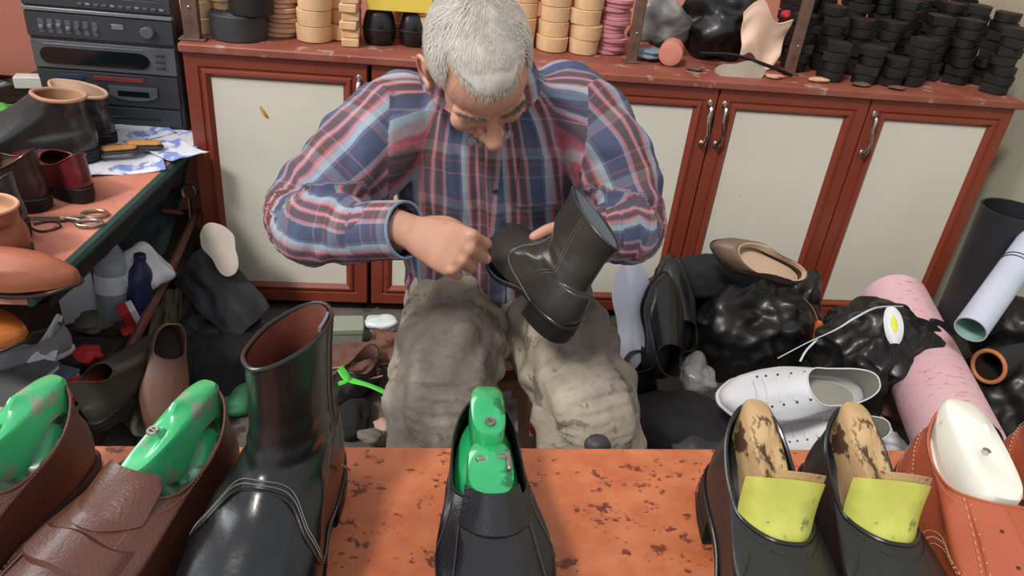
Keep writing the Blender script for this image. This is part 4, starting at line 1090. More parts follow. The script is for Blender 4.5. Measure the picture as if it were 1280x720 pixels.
# ---------------------------------------------------------------- stereo on the side bench
m_st = pm('dark_grey_plastic', '#35373a', '#404347', scale=12, rough=.45)
m_st2 = pm('mid_grey_plastic', '#54575b', '#65686c', scale=12, rough=.45)
m_silver = pm('silver_trim', '#8f9194', rough=.35, metal=.6)
m_screen = pm('dark_display', '#14181a', rough=.12)
SB = .50
st = thing('stereo_system', 'old dark grey stereo tower standing at the left end of the cabinets', 'stereo', (-.815, 2.150, SB + .002), (0, 0, -2)); st.scale = (1, 1, .80)
W2 = .185
MB().box((-W2, .0, 0), (W2, .30, .66)).build('case', m_st, st, True, .006)
def fpart(name, x0, x1, z0, z1, d, mat, parent=st, bev=.002):
    return MB().box((x0, -d, z0), (x1, .004, z1)).build(name, mat, parent, True, bev)
# bottom block: speaker strip, cassette doors
b_ = fpart('base_panel', -.175, .175, .015, .075, .006, m_st)
fpart('groove', -.160, .120, .036, .042, .0075, m_screen, b_)
# cassette deck
cd = fpart('cassette_deck', -.178, .178, .082, .190, .008, m_st)
for x in (-.090, .060):
    c = MB(); P = [(x + .062 * math.cos(a), -.010, .125 + .022 * math.sin(a)) for a in [PI + PI * k / 16 for k in range(17)]] + [(x + .062, -.010, .150), (x - .062, -.010, .150)]
    c.loft([[(p[0], -.008, p[2]) for p in P], [(p[0], -.013, p[2]) for p in P]]); dd = c.build('cassette_door', m_st2, cd, True)
    MB().box((x - .040, -.0145, .118), (x + .040, -.012, .136)).build('window', m_screen, dd, False)
m_red = pm('dull_red_strip', '#7c2f30', '#8e3c3a', rough=.5); m_blue = pm('dull_blue_strip', '#2c405c', rough=.5)
fpart('label_strip', -.040, .090, .164, .178, .010, m_red, cd, .001); fpart('label_strip', -.130, -.060, .164, .178, .010, m_blue, cd, .001)
for k in range(5): fpart('deck_key', -.165 + k * .024, -.145 + k * .024, .090, .100, .012, m_st2, cd, .001)
# player with a long rounded door
cp = fpart('disc_player', -.180, .180, .196, .285, .010, m_st2)
c = MB(); P = [(.085 + .028 * math.cos(a), 0, .238 + .026 * math.sin(a)) for a in [-PI / 2 + PI * k / 12 for k in range(13)]] + [(-.140 + .02 * math.cos(a), 0, .238 + .026 * math.sin(a)) for a in [PI / 2 + PI * k / 12 for k in range(13)]]
c.loft([[(p[0], -.009, p[2]) for p in P], [(p[0], -.014, p[2]) for p in P]]); c.build('disc_door', m_screen, cp, True)
for k in range(3): fpart('button', .128, .152, .218 + k * .020, .226 + k * .020, .0135, m_st, cp, .001)
fpart('silver_line', -.15, .10, .272, .276, .0115, m_silver, cp, .0005)
# equaliser and tuner
eq = fpart('equaliser', -.182, .182, .296, .372, .010, m_st)
for k in range(7):
    x = -.150 + k * .022; fpart('slider_slot', x, x + .013, .308, .352, .0115, m_st2, eq, .001); fpart('slider_knob', x + .001, x + .012, .322 + .004 * (k % 3), .332 + .004 * (k % 3), .016, m_silver if k < 4 else m_st2, eq, .001)
fpart('lamp_window', .030, .060, .335, .352, .012, m_silver, eq, .001)
kn = MB(); kn.rev([(.018, 0), (.018, .012), (.015, .015)], 24, TR((.120, -.010, .335), (90, 0, 0))); kn.build('volume_knob', m_st2, eq)
fpart('silver_rail', -.184, .184, .376, .388, .013, m_silver)
am = fpart('tuner', -.182, .182, .394, .470, .010, m_st)
fpart('tuner_window', -.165, -.06, .425, .460, .012, m_screen, am, .001)
for k in range(11): fpart('button', -.045 + k * .020, -.033 + k * .020, .404, .411, .013, m_silver if k % 3 == 1 else m_st2, am, .001)
for k in range(4): fpart('tuner_line', -.04, .16, .428 + k * .009, .430 + k * .009, .0112, m_st2, am, .0003)
fpart('silver_rail', -.184, .184, .474, .484, .013, m_silver); fpart('top_panel', -.18, .18, .49, .65, .009, m_st)

# ---------------------------------------------------------------- side bench on the left
m_sbtop = pm('salmon_bench_top', '#b56a52', '#c98570', scale=8, rough=.6, bump=.2, bscale=50, spots='#6a3a2c', spot_scale=30, spot_amt=.2)
m_teal = pm('dark_teal_edge', '#24403c', '#2e4f4a', rough=.6)
sb = thing('side_bench', 'salmon-topped side bench at the left carrying shoes and the stereo', 'bench')
P = [(-1.5, 1.27), (-.690, 1.27), (-.676, 1.372), (-.610, 1.975), (-.606, 2.50), (-1.5, 2.50)]
mb = MB(); mb.plate(P, SB - .022, SB); mb.build('bench_top', m_sbtop, sb, True, .002)
mb = MB(); mb.tube([(-.688, 1.27, SB - .012), (-.674, 1.372, SB - .012), (-.606, 1.975, SB - .012), (-.604, 2.5, SB - .012)], .013, 8); mb.build('edge_band', m_teal, sb)
mb = MB(); mb.grid(lambda a, b: V((lerp(-.675, -.592, a) - .006 - .02 * b + .008 * nz((a * 9, b * 2, 0), 1, 2), lerp(1.36, 2.02, a), SB - .02 - .065 * b)), 40, 6, None, .002); mb.build('black_valance', m_blackcloth, sb)
for x, y in ((-1.45, 1.32), (-1.05, 1.36), (-.70, 2.42), (-1.45, 2.42)): MB().box((x, y, 0), (x + .05, y + .05, SB - .022)).build('leg', m_bedge, sb, True, .003)
def S(o, px, py, h, rz, rot=(0, 0), sc=1):
    p = at(px, py, h); o.location = p; o.rotation_euler = (math.radians(rot[0]), math.radians(rot[1]), math.radians(rz)); o.scale = (sc,) * 3; return o
m_tanlin = pm('tan_lining', '#c08e6c', '#cfa07c', rough=.7)
m_grey = pm('black_polished_upper', '#2a2a28', '#3a3936', scale=6, rough=.3, coat=.4)
m_dkbrown = pm('dark_brown_leather', '#2e1c1a', '#3f2824', scale=8, rough=.35, coat=.2)
m_burg = pm('burgundy_leather', '#561a1e', '#6d2428', scale=8, rough=.3, coat=.3)
m_ortan = pm('worn_tan_leather', '#8f4e34', '#a5644a', scale=8, rough=.45)
m_orange = pm('orange_polished_leather', '#b9642a', '#cf7c3a', scale=6, rough=.3, coat=.3)
m_dkgreen = pm('dark_olive_sole', '#2b2e22', rough=.6)
def small_boot(name, label, mat, H, lin, sole, W=.052, L=.27, shaft=.95, sd=.46):
    t = thing(name, label, 'boot'); hh, th = .024, .008; ov = [(0, .9), (.3, 1), (.7, 1), (1, .8)]
    lp = [(0, L, W, hh + th, hh * .45 + th, .012 + th), (-.003, L - .002, W * 1.03, hh + th + .016, hh * .5 + th + .015, .03 + th), (-.002, L * .93, W * .98, hh + th + .036, hh * .5 + th + .034, .048 + th),
          (.003, L * .74, W * .84, hh + th + .05, hh * .5 + th + .05, .064 + th), (.008, L * .50, W * shaft, H * .8, H * .8, H * .8, ov, 2.2), (.006, L * sd, W * shaft, H, H + .002, H + .008, ov, 2.1)]
    u = Upper(lp); u.mesh('upper', mat, t, 60, 30); u.mesh('lining', lin, t, 50, 12, s0=3.4, off=-.004); rim(u, t, lin, .004)
    s_ = MB(); u.seam(s_, [(PI - 1.6, .6), (PI - 1.3, 2.2), (PI - .9, 3.4), (PI, 3.8), (PI + .9, 3.4), (PI + 1.3, 2.2), (PI + 1.6, .6)], .0008, 50); s_.build('seam', m_dksole, t)
    sole_parts(t, L, W, hh, th, sole, sole, None); return t
# back: short boot, side on, toe to the left
S(small_boot('ankle_boot', 'short dark boot with a wide tan-rimmed opening on the side bench, before the stereo', m_grey, .135, m_tanlin, m_rubber, .064, .30, .60, .33), 126, 202, SB, 98, sc=1.22)
S(small_boot('ankle_boot', 'black low boot with pale tan rim, behind the short dark boot on the side bench', m_grey, .120, pm('pale_tan_rim', '#cfa488', '#dbb59c', rough=.7), m_rubber, .050, .27, .78, .60), 143, 184, SB, 62, sc=1.1)
S(low_shoe('loafer', 'glossy grey shoe at the back left corner of the side bench', m_grey, m_rubber), 70, 130, SB, 110, sc=1.0)
S(low_shoe('loafer', 'dark brown shoe beside the burgundy shoe on the side bench', m_dkbrown, m_rubber, W=.056, top=.10), 62, 262, SB, 78, sc=1.12)
S(low_shoe('loafer', 'burgundy leather shoe with a thick black sole on the side bench', m_burg, m_rubber, W=.052, top=.085, hh=.03), 112, 254, SB, 52, sc=1.0)
S(low_shoe('loafer', 'black shoe at the left edge, standing before the dark brown shoe', m_grey, m_rubber, W=.052, top=.10, hh=.03), 36, 300, SB, 75, sc=1.1)
S(small_boot('ankle_boot', 'tan ankle boot with a dark olive heel at the left edge of the photo', m_ortan, .115, m_tanlin, m_dkgreen), 42, 325, SB, 95, sc=1.0)
ot = low_shoe('loafer', 'worn tan shoe lying with its toe over the front corner of the side bench', m_ortan, m_dksole, L=.29, W=.046, top=.08, hh=.012); p = at(100, 360, SB); orient(ot, p + V((-.285, .005, .0)), (1, -.03, 0), (0, 0, 1))
ob = low_shoe('loafer', 'glossy orange shoe toe at the left edge below the side bench', m_orange, m_dksole, L=.29, W=.058, top=.10, throat=.4, hh=.012); p = at(25, 420, .36); orient(ob, p + V((-.27, .02, -.012)), (1, -.10, 0), (0, -.1, 1))
# green bag and white carton beside it
crumple('plastic_bag', tuple(at(8, 150, SB + .03)), (.045, .05, .05), pm('bright_green_film', '#3fae3c', '#6ccc58', rough=.4), 'bright green plastic bag at the left edge beside the boots', 'bag', 4, .3, sub=4)
ca = MB().box((-.05, -.02, 0), (.05, .02, .03)).build('card_carton', m_white, None, True, .002); S(ca, 48, 112, SB + .09, 10); tag(ca, 'small white carton lying on the glossy grey shoe', 'carton'); ca.location.z = SB + .098
# papers
m_paper = pm('printed_paper', '#d4d6de', '#e6e7ec', scale=10, rough=.8, spots='#7f90d0', spot_scale=14, spot_amt=.5)
pid = 0
for k, (px, py, w, h, rz, lb) in enumerate(((150, 205, .10, .07, 20, 'white printed sheet nearest the scissors on the side bench'), (205, 175, .11, .08, -18, 'white and blue printed sheet at the corner beside the cabinet'), (165, 165, .09, .07, 40, 'white printed sheet lying against the stereo'), (222, 190, .06, .05, -40, 'folded pale sheet on top of the papers by the cabinet'))):
    mb = MB(); mb.grid(lambda a, b: V(((a - .5) * w * 2, (b - .5) * h * 2, .010 * max(0, nz((a * 2, b * 2, k), 1, k)) + .006 * abs(2 * a - 1) ** 3)), 14, 14, None, .0012)
    o = mb.build('paper_sheet', m_paper, None); tag(o, lb, 'paper'); S(o, px, py, SB + .001 + .0035 * k, rz)
for px, py, rz, lb in ((150, 192, -70, 'orange-topped brush lying on the papers, the left one'), (182, 186, -80, 'orange-topped brush lying on the papers, the right one')):
    t = thing('brush', lb, 'brush'); mb = MB(); mb.limb([(0, -.028, .016), (0, .028, .016)], [.015, .013], 16, 10, flat=.45, up=(0, 0, 1)); mb.build('back', m_yel if 'm_yel' in globals() else pm('amber_wood', '#b97f3c', '#cc9450', scale=20, rough=.45), t)
    mb = MB(); mb.limb([(0, -.030, .006), (0, .030, .006)], [.017, .015], 16, 10, flat=.4, up=(0, 0, 1)); mb.build('bristles', m_greyrub, t); S(t, px, py, SB + .016, rz)
# scissors
m_gold = pm('brass_handle', '#b58a44', '#8c8a84', scale=30, rough=.35, metal=.8)
def scissors(label, px, py, rz, sc=1):
    t = thing('scissors', label, 'scissors')
    for s in (-1, 1):
        mb = MB(); P = [V((s * (.024 + .018 * math.cos(a)), -.055 + .026 * math.sin(a), .006)) for a in [2 * PI * k / 28 for k in range(28)]]; mb.tube(P, .0042, 8, loop=True)
        mb.tube(path([(s * .012, -.034, .006), (s * .004, -.012, .006), (-s * .003, .01, .006)], 10), [.004, .0045, .005], 8); mb.build('handle', m_gold if s > 0 else m_steel, t)
        bl = MB(); bl.plate([(-s * .001, -.004), (-s * .010, .0), (-s * .012, .06), (-s * .012, .10), (-s * .004, .05)], .004 + s * .001, .006 + s * .001); bl.build('blade', m_steel, t)
    mb = MB(); mb.rev([(.005, .003), (.005, .0095), (.003, .0105)], 12); mb.build('pivot', m_steel, t); return S(t, px, py, SB, rz, sc=sc)
scissors('pair of brass-handled scissors near the edge of the side bench', 82, 276, 96, .95)
mb = MB(); mb.tube(path([(0, 0, .003), (.03, .02, .003), (.055, -.005, .003), (.03, -.03, .003), (.0, -.015, .003)], 30), .0022, 6); o = mb.build('cord', m_dksole, None); tag(o, 'thin dark cord curled beside the scissors', 'cord'); S(o, 42, 282, SB, 0)

# ---------------------------------------------------------------- floor clutter between side bench and cabinet
m_bluegrey = pm('blue_grey_cloth_sheet', '#3a4a50', '#51605f', scale=7, rough=.9, bump=.2, bscale=60)
m_greycard = pm('grey_brown_card', '#5d5a50', '#736e60', scale=7, rough=.85)
cloth('cloth_sheet', [at(112, 312, .20), at(205, 318, .20), at(235, 218, .33), at(165, 228, .36)], m_bluegrey, 'dark blue-grey cloth sheet hanging between side bench and cabinet', 'cloth', .012, 3)
cloth('card_sheet', [at(100, 345, .14), at(240, 345, .10), at(245, 262, .16), at(130, 270, .19)], m_greycard, 'grey-brown cardboard under the plastic bottles', 'cardboard', .008, 6, freq=6)
wr = thing('wrench', 'open-ended steel wrench hanging beside the cabinet edge', 'wrench'); mb = MB()
P = [V((.018 * math.cos(a), .018 * math.sin(a), 0)) for a in [math.radians(-50 + 280 * k / 16) for k in range(17)]]; mb.tube(P, .0055, 8); mb.build('jaw', m_steel, wr); mb = MB(); mb.tube([(0, -.018, 0), (.004, -.10, 0)], .006, 8, flat=.5); mb.build('handle', m_steel, wr)
p = at(237, 240, .34); orient(wr, p, (0, .3, 1), (0, -1, 0))
kf = MB(); kf.limb([(0, 0, 0), (.05, -.01, 0)], [.008, .006], 10, 8); tag(kf.build('wooden_grip', m_ortan, None), 'small tan wooden grip lying on the blue-grey cloth', 'tool'); D_ = bpy.data.objects['wooden_grip']; D_.location = at(205, 263, .285)
mb = MB(); a, b = at(247, 262, .30), at(160, 440, .16); mb.tube(path([a, a.lerp(b, .5) + V((.01, 0, .01)), b], 14), [.009, .012, .011], 8); tag(mb.build('wooden_stick', pm('red_brown_wood', '#5d3428', '#74463a', scale=20, rough=.6), None), 'long reddish-brown stick leaning from the floor to the cabinet', 'stick')
def bottle(label, mat, capm, h, r, px, py, ph, rot, liquid=None):
    t = thing('plastic_bottle', label, 'bottle'); mb = MB(); mb.rev([(r * .7, 0), (r * .95, .004), (r, .015), (r * .97, h * .25), (r, h * .3), (r * .97, h * .35), (r, h * .6), (r * .85, h * .72), (r * .45, h * .86), (r * .38, h * .90), (r * .38, h * .94)], 28); mb.build('bottle_body', mat, t)
    c = MB(); c.rev([(r * .45, h * .90), (r * .48, h * .905), (r * .48, h * .985), (r * .42, h)], 20); c.build('cap', capm, t)
    if liquid: l = MB(); l.rev([(r * 1.005, h * .32), (r * 1.01, h * .33), (r * 1.01, h * .52), (r * 1.005, h * .53)], 28, caps=(False, False)); l.build('label_band', liquid, t)
    return S(t, px, py, ph, 0, rot)
m_pet = pm('clear_plastic', '#aebccb', rough=.12, alpha=.5, coat=.3); m_bluecap = pm('blue_cap', '#1c3fae', rough=.4); m_navy = pm('navy_plastic', '#1b2244', '#262e58', rough=.35)
m_wht = pm('white_film', '#c6ccd2', '#dfe3e6', scale=10, rough=.5, bump=.4, bscale=30)
bottle('clear water bottle with a blue cap, standing among the clutter left of the stick', m_pet, m_bluecap, .23, .038, 142, 395, .17, (-6, 4), m_wht)
bottle('dark navy bottle beside the clear water bottle', m_navy, m_navy, .15, .030, 176, 385, .19, (-4, 6))
crumple('plastic_bag', tuple(at(172, 338, .27)), (.075, .06, .06), m_wht, 'crumpled white plastic bag behind the two bottles', 'bag', 14, .35)
bx = MB().box((-.04, -.03, 0), (.04, .03, .13)).build('card_box', m_wht, None, True, .003); S(bx, 102, 395, .16, 25); tag(bx, 'plain white box left of the clear water bottle', 'box')
m_redc = pm('red_cloth_scrap', '#9e1f22', '#bf2c2c', scale=12, rough=.7)
bx = thing('card_box', 'small red and white carton in front of the two bottles', 'box'); MB().box((-.018, -.02, 0), (.018, .02, .07)).build('carton', m_wht, bx, True, .002); MB().box((-.0185, -.0205, .0), (.004, .0205, .071)).build('red_side', m_redc, bx, False); S(bx, 170, 408, .16, 30, (10, -14))
# crates carrying the left clutter
m_crate = pm('dark_crate_wood', '#332a26', '#443833', scale=8, rough=.8)
def crate(label, x0, y0, x1, y1, h):
    t = thing('crate', label, 'crate', ((x0 + x1) / 2, (y0 + y1) / 2, 0)); w, d = (x1 - x0) / 2, (y1 - y0) / 2
    for s in (-1, 1): MB().box((-w, s * d - .006, 0), (w, s * d + .006, h)).build('side_board', m_crate, t, True, .002); MB().box((s * w - .006, -d + .007, 0), (s * w + .006, d - .007, h)).build('side_board', m_crate, t, True, .002)
    MB().box((-w + .006, -d + .006, h - .02), (w - .006, d - .006, h - .008)).build('lid', m_crate, t, True, .002); return t
crate('low dark crate on the floor under the books, left of the brown loafers', -1.0, 1.12, -.70, 1.66, .155)
crumple('cloth_scrap', tuple(at(112, 443, .19)), (.035, .03, .022), m_redc, 'bright red cloth scrap between the books and the dark shoe', 'cloth', 4, .4)
crumple('cloth_scrap', tuple(at(160, 412, .17)), (.02, .02, .012), m_redc, 'small red scrap behind the dark olive shoe', 'cloth', 6, .4, sub=4)
crumple('cloth_scrap', tuple(at(85, 490, .18)), (.07, .03, .018), m_redc, 'long red cloth scrap beside the brown loafers', 'cloth', 8, .4, (0, 0, 35))
crumple('cloth_scrap', tuple(at(75, 440, .18)), (.09, .07, .02), m_blackcloth, 'black cloth under the grey sneaker at the left', 'cloth', 9, .3)
crumple('cloth_scrap', tuple(at(120, 400, .17)), (.05, .06, .02), m_greycard, 'grey-brown rag behind the red scrap', 'cloth', 10, .3)
def book(label, w, l, h, mat, px, py, ph, rz, rot=(0, 0)):
    t = thing('book', label, 'book'); MB().box((-w / 2, -l / 2, 0), (w / 2, l / 2, .003)).build('cover', mat, t, True, .001); MB().box((-w / 2, -l / 2, h - .003), (w / 2, l / 2, h)).build('cover', mat, t, True, .001); MB().box((-w / 2, -l / 2, .003), (-w / 2 + .003, l / 2, h - .003)).build('spine', mat, t, False); MB().box((-w / 2 + .003, -l / 2 + .003, .003), (w / 2 - .004, l / 2 - .003, h - .003)).build('pages', m_wht, t, False); return S(t, px, py, ph, rz, rot)
m_bkblue = pm('grey_blue_cover', '#3b4c62', '#54677c', scale=9, rough=.6); m_bkgrey = pm('grey_cover', '#4c5052', '#6a6e6e', scale=20, rough=.6)
book('grey-blue book on the crate, lowest at the left edge', .15, .21, .03, m_bkblue, 22, 500, .162, -20); book('grey patterned book lying on the grey-blue book', .12, .16, .018, m_bkgrey, 14, 482, .193, -15)
cloth('paper_sheet', [at(26, 462, .20), at(66, 466, .19), at(80, 395, .27), at(72, 392, .29)], m_wht, 'white triangular sheet leaning over the books', 'paper', .004, 2, 12, .001)
S(low_shoe('sneaker', 'grey sneaker lying behind the white triangular sheet', pm('grey_canvas', '#77787c', '#909297', scale=14, rough=.85), m_wht, L=.22, W=.04, laces=m_wht, top=.07, hh=.01), 92, 440, .19, 118)
S(low_shoe('loafer', 'dark brown shoe under the toe of the worn tan shoe', m_dkbrown, m_dksole, L=.24, W=.044, hh=.014), 120, 385, .18, 75)
# dark olive shoe standing on its heel near the loafers
m_scrap0 = pm('dark_inner_leather', '#3a2a24', '#4a382f', rough=.8)
m_olive = pm('dark_olive_leather', '#2c2b24', '#3d3b31', scale=6, rough=.4, coat=.15)
o = low_shoe('loafer', 'dark olive shoe on the floor behind the brown loafers, toe towards the bottles', m_olive, m_rubber, L=.30, W=.058, throat=.33, top=.11); orient(o, at(128, 540, .13), (.16, 1, .06), (-.35, 0, 1))
o = low_shoe('loafer', 'brown leather shoe propped upright against the black leather sheet', pm('mid_brown_leather', '#5a3d32', '#6f4e40', scale=8, rough=.45), m_dksole, L=.25, W=.05, throat=.34, lin=m_scrap0); orient(o, at(205, 410, .24), (.05, -.75, -.8), (.4, -.6, .5))
cloth('cloth_sheet', [at(170, 520, .02), at(215, 525, .02), at(230, 350, .06), at(190, 390, .06)], pm('beige_grey_cloth', '#6b6356', '#857b6c', scale=8, rough=.9), 'beige-grey cloth strip on the floor beside the upright brown shoe', 'cloth', .012, 9)
# black leather skin with pale oval
m_softblk = pm('black_soft_leather', '#18181a', '#28282c', scale=8, rough=.55, bump=.2, bscale=50)
cloth('leather_sheet', [at(215, 352, .20), at(290, 432, .10), at(340, 382, .14), at(262, 300, .30)], m_softblk, 'soft black leather sheet draped against the first cabinet door', 'leather', .010, 21, 40, .006, 5)
cloth('leather_sheet', [at(222, 400, .12), at(285, 440, .08), at(330, 400, .11), at(262, 340, .20)], m_softblk, 'second fold of black leather lying behind the draped black sheet', 'leather', .012, 25, 40, .006, 5)
o = insole('insole', 'pale beige sole tip sticking out above the black leather bundle', pm('pale_beige_sole', '#b0a398', '#c2b6aa', scale=20, rough=.8), .15, .044, 'sole', .008); orient(o, at(290, 345, .23), (-.30, .30, .55), (.2, -1, .3))
crumple('cloth_scrap', tuple(at(262, 455, .06)), (.13, .12, .075), m_blackcloth, 'black cloth heap on the floor behind the tall black boot', 'cloth', 23, .2, zmin=.003)
crumple('cloth_scrap', tuple(at(205, 520, .03)), (.10, .06, .03), m_greycard, 'dark grey-brown rag on the floor behind the brown loafers', 'cloth', 24, .25, zmin=.003)
crumple('cloth_scrap', tuple(at(298, 500, .03)), (.05, .05, .03), pm('green_cloth', '#2f6a4a', '#3c8059', rough=.7), 'green cloth scrap beside the tall black boot', 'cloth', 25, .25, zmin=.003)

# ---------------------------------------------------------------- between the tall boot and the person
bx = thing('card_box', 'grey-green box on the floor under the first cabinet door', 'box'); MB().box((-.05, -.035, 0), (.05, .035, .075)).build('box_body', pm('grey_green_plastic', '#7d8272', '#8f9484', rough=.6), bx, True, .006); MB().box((-.052, -.037, .060), (.052, .037, .080)).build('lid', pm('grey_green_lid', '#8b9080', rough=.6), bx, True, .004); S(bx, 432, 432, 0, 4)
crumple('plastic_film', tuple(at(476, 405, .06)), (.055, .03, .025), pm('silvery_film', '#b9c2c2', '#dde4e4', scale=14, rough=.2, bump=.5, bscale=30, coat=.4), 'crumpled silvery film on the floor left of the person', 'film', 31, .4)
m_scrap = pm('brown_suede_scrap', '#5a3b30', '#70493c', scale=10, rough=.8)
m_pinkedge = pm('pinkish_leather_edge', '#a08074', '#b4948a', rough=.8)
def scrap(label, corners, mat, seed, edge=True):
    A, B, C_, D_ = corners; o = cloth('leather_scrap', corners, mat, label, 'leather scrap', .014, seed, 20, .004, 9)
    if edge:
        mb = MB(); mb.tube(path([A, A.lerp(B, .5) + V((0, 0, .006)), B], 12), .005, 6, flat=.5); mb.build('cut_edge', m_pinkedge, o)
    return o
scrap('brown suede scrap right behind the green strap', [at(405, 462, .05), at(500, 455, .05), at(500, 420, .09), at(410, 432, .07)], m_scrap, 3)
scrap('brown suede scrap standing up beside the trouser leg', [at(455, 448, .04), at(498, 470, .04), at(500, 415, .13), at(462, 412, .10)], m_scrap, 5)
scrap('brown suede scrap with a pale cut edge under the green strap', [at(410, 492, .05), at(478, 470, .06), at(470, 450, .08), at(405, 460, .07)], m_scrap, 8)
m_gstrap = pm('bright_green_webbing', '#38b52e', '#57d048', rough=.5)
mb = MB(); mb.tube(path([at(424, 462, .13), at(436, 474, .12), at(462, 482, .13), at(484, 492, .12), at(494, 500, .11)], 24), [.006, .010, .007, .008, .006], 8, flat=.45, up=(0, 0, 1)); mb.tube(path([at(478, 490, .125), at(490, 494, .12), at(494, 506, .10), at(484, 506, .10), at(478, 496, .11)], 16), .004, 6); mb.tube(path([at(426, 458, .15), at(436, 474, .125), at(424, 480, .11)], 8), .006, 6)
tag(mb.build('webbing_strap', m_gstrap, None), 'bright green webbing strap on the floor beside the trouser leg', 'strap')
mb = MB(); mb.tube(path([(-.150, 2.012, .36), (-.148, 2.008, .33), (-.151, 2.010, .285), (-.149, 2.012, .26)], 12), [.003, .005, .0045, .003], 6); tag(mb.build('green_ribbon', m_gstrap, None), 'short green ribbon hanging in the gap between the two left cabinet doors', 'ribbon')
S(low_shoe('loafer', 'black shoe lying on the floor below the green strap', m_black, m_rubber, L=.25, W=.048), 470, 470, .01, 148)
crumple('cloth_scrap', tuple(at(430, 520, .03)), (.07, .08, .035), m_blackcloth, 'black rag on the floor between the tall boot and the person', 'cloth', 33, .25, zmin=.003)
for k, (px, py, mt, lb) in enumerate(((480, 532, m_pinkedge, 'pinkish leather offcut at the bench edge left of the trousers'), (462, 545, m_greycard, 'grey leather offcut at the bench edge below the black rag'), (500, 552, m_greycard, 'dusty offcut at the foot of the trouser leg'), (655, 535, m_wht, 'white scrap on the floor between the two trouser legs'), (672, 537, m_redc, 'red scrap on the floor between the two trouser legs'))):
    crumple('leather_offcut', tuple(at(px, py, .04)), (.030, .02, .014), mt, lb, 'offcut', 40 + k, .4, sub=4)
# dusty lower ledge behind the bench
mb = MB(); rnd = random.Random(3)
for k in range(420):
    x = rnd.uniform(-.5, 1.05); y = rnd.uniform(.642, .668); a = rnd.uniform(0, PI); l = rnd.uniform(.002, .009); mb.limb([(x, y, .677), (x + l * math.cos(a), y + l * math.sin(a) * .6, .6785 + rnd.uniform(0, .004))], [rnd.uniform(.0012, .003)] * 2, 5, 3)
du = mb.build('dust_and_shavings', pm('grey_dust', '#77716a', '#3d3a38', scale=60, rough=.95, contrast=.9), None); tag(du, 'grey dust and leather shavings heaped along the ledge behind the bench', 'shavings', kind='stuff')
hm = thing('hammer', 'small hammer standing head up behind the bench edge by the right trouser leg', 'hammer', (.219, .657, .676)); mb = MB(); mb.tube([(0, 0, 0), (0, 0, .026)], [.0095, .009], 14); mb.build('handle', pm('rusty_orange_shaft', '#9c5a34', '#7a4630', scale=30, rough=.6), hm)
mb = MB(); mb.rev([(.010, .024), (.013, .026), (.013, .031), (.010, .037), (.005, .040)], 20, None, 1.2, 1); mb.build('head', m_greyrub, hm)

# ---------------------------------------------------------------- right: heap against the cabinets
m_white2 = pm('white_leather', '#c9cbd2', '#dcdee2', scale=10, rough=.6)
m_whitesole = pm('white_rubber', '#c4c4c8', rough=.6)
o = insole('insole', 'white insole propped upright between the person and the black shoes', pm('white_foam', '#c9cbdc', '#d6d8e4', rough=.7), .30, .056, th=.006); orient(o, at(788, 462, .12), (-.04, .62, 1), (0, -1, .6))
for k, (px, py, h, ey, ez, lb) in enumerate(((812, 470, .12, (.10, .55, .85), (.2, -1, .5), 'black shoe propped toe up against the cabinet, nearest the white insole'), (848, 440, .10, (-.12, .5, .75), (-.1, -1, .6), 'black shoe toe up beside the shoe next to the white insole'), (815, 500, .06, (-.3, .8, .12), (-.2, -.2, 1), 'black shoe lying below the two upright black shoes'))):
    o = low_shoe('loafer', lb, m_black, m_rubber, L=.27, W=.05, lin=m_rubber, throat=.33, top=.10); orient(o, at(px, py, h), ey, ez)
crumple('cloth_bundle', tuple(at(912, 350, .26)), (.20, .08, .07), m_blackcloth, 'folded black textile lying on the black plastic bag heap', 'cloth', 51, .22, (0, 6, 4))
crumple('plastic_bag', tuple(at(935, 410, .13)), (.18, .15, .165), m_bag, 'big black plastic bag heaped against the fourth cabinet door', 'bag', 53, .22, zmin=.003, sub=6)
crumple('plastic_bag', tuple(at(985, 400, .13)), (.10, .10, .15), m_bag, 'black plastic bag leaning beside the orange tag', 'bag', 57, .3, zmin=.003)
crumple('plastic_bag', tuple(at(838, 385, .12)), (.10, .10, .15), m_bag, 'black plastic bag behind the upright black shoes', 'bag', 58, .25, zmin=.003)
crumple('plastic_film', tuple(at(872, 470, .12)), (.055, .06, .045), m_clear, 'crumpled clear plastic film on the black heap', 'film', 61, .4)
crumple('cloth_bundle', tuple(at(850, 528, .07)), (.17, .10, .06), m_blackcloth, 'black cloth heap on the floor right of the trousers', 'cloth', 63, .2, zmin=.003)
crumple('cloth_bundle', tuple(at(880, 560, .05)), (.12, .08, .05), m_greyrub, 'dark grey cloth at the bench edge behind the black slip-on shoe', 'cloth', 64, .2, zmin=.003)
m_taupe = pm('taupe_leather', '#5f4d42', '#75604f', scale=8, rough=.5)
o = low_shoe('ballet_flat', 'taupe flat shoe with a pale insole on top of the black heap', m_taupe, m_rubber, L=.25, W=.042, top=.042, throat=.74, lin=pm('pale_tan_insole', '#b89a80', '#c8ac92', rough=.7), hh=.008, tw=.9); orient(o, at(994, 352, .35), (-.92, .22, .26), (.15, -.72, .60))
ot_ = MB(); ot_.limb([(0, 0, 0), (.004, -.004, -.05)], [.011, .009], 10, 8, flat=.5); tag(ot_.build('orange_tag', pm('orange_plastic', '#b5541c', '#cc6a2a', rough=.5), None), 'orange tag on a thin cord beside the black bag', 'tag').location = at(1024, 405, .22)
mb = MB(); mb.tube(path([at(1024, 405, .22), at(1016, 385, .24), at(1004, 372, .26)], 10), .0015, 5); tag(mb.build('cord', m_ortan, None), 'thin brown cord holding the orange tag', 'cord')
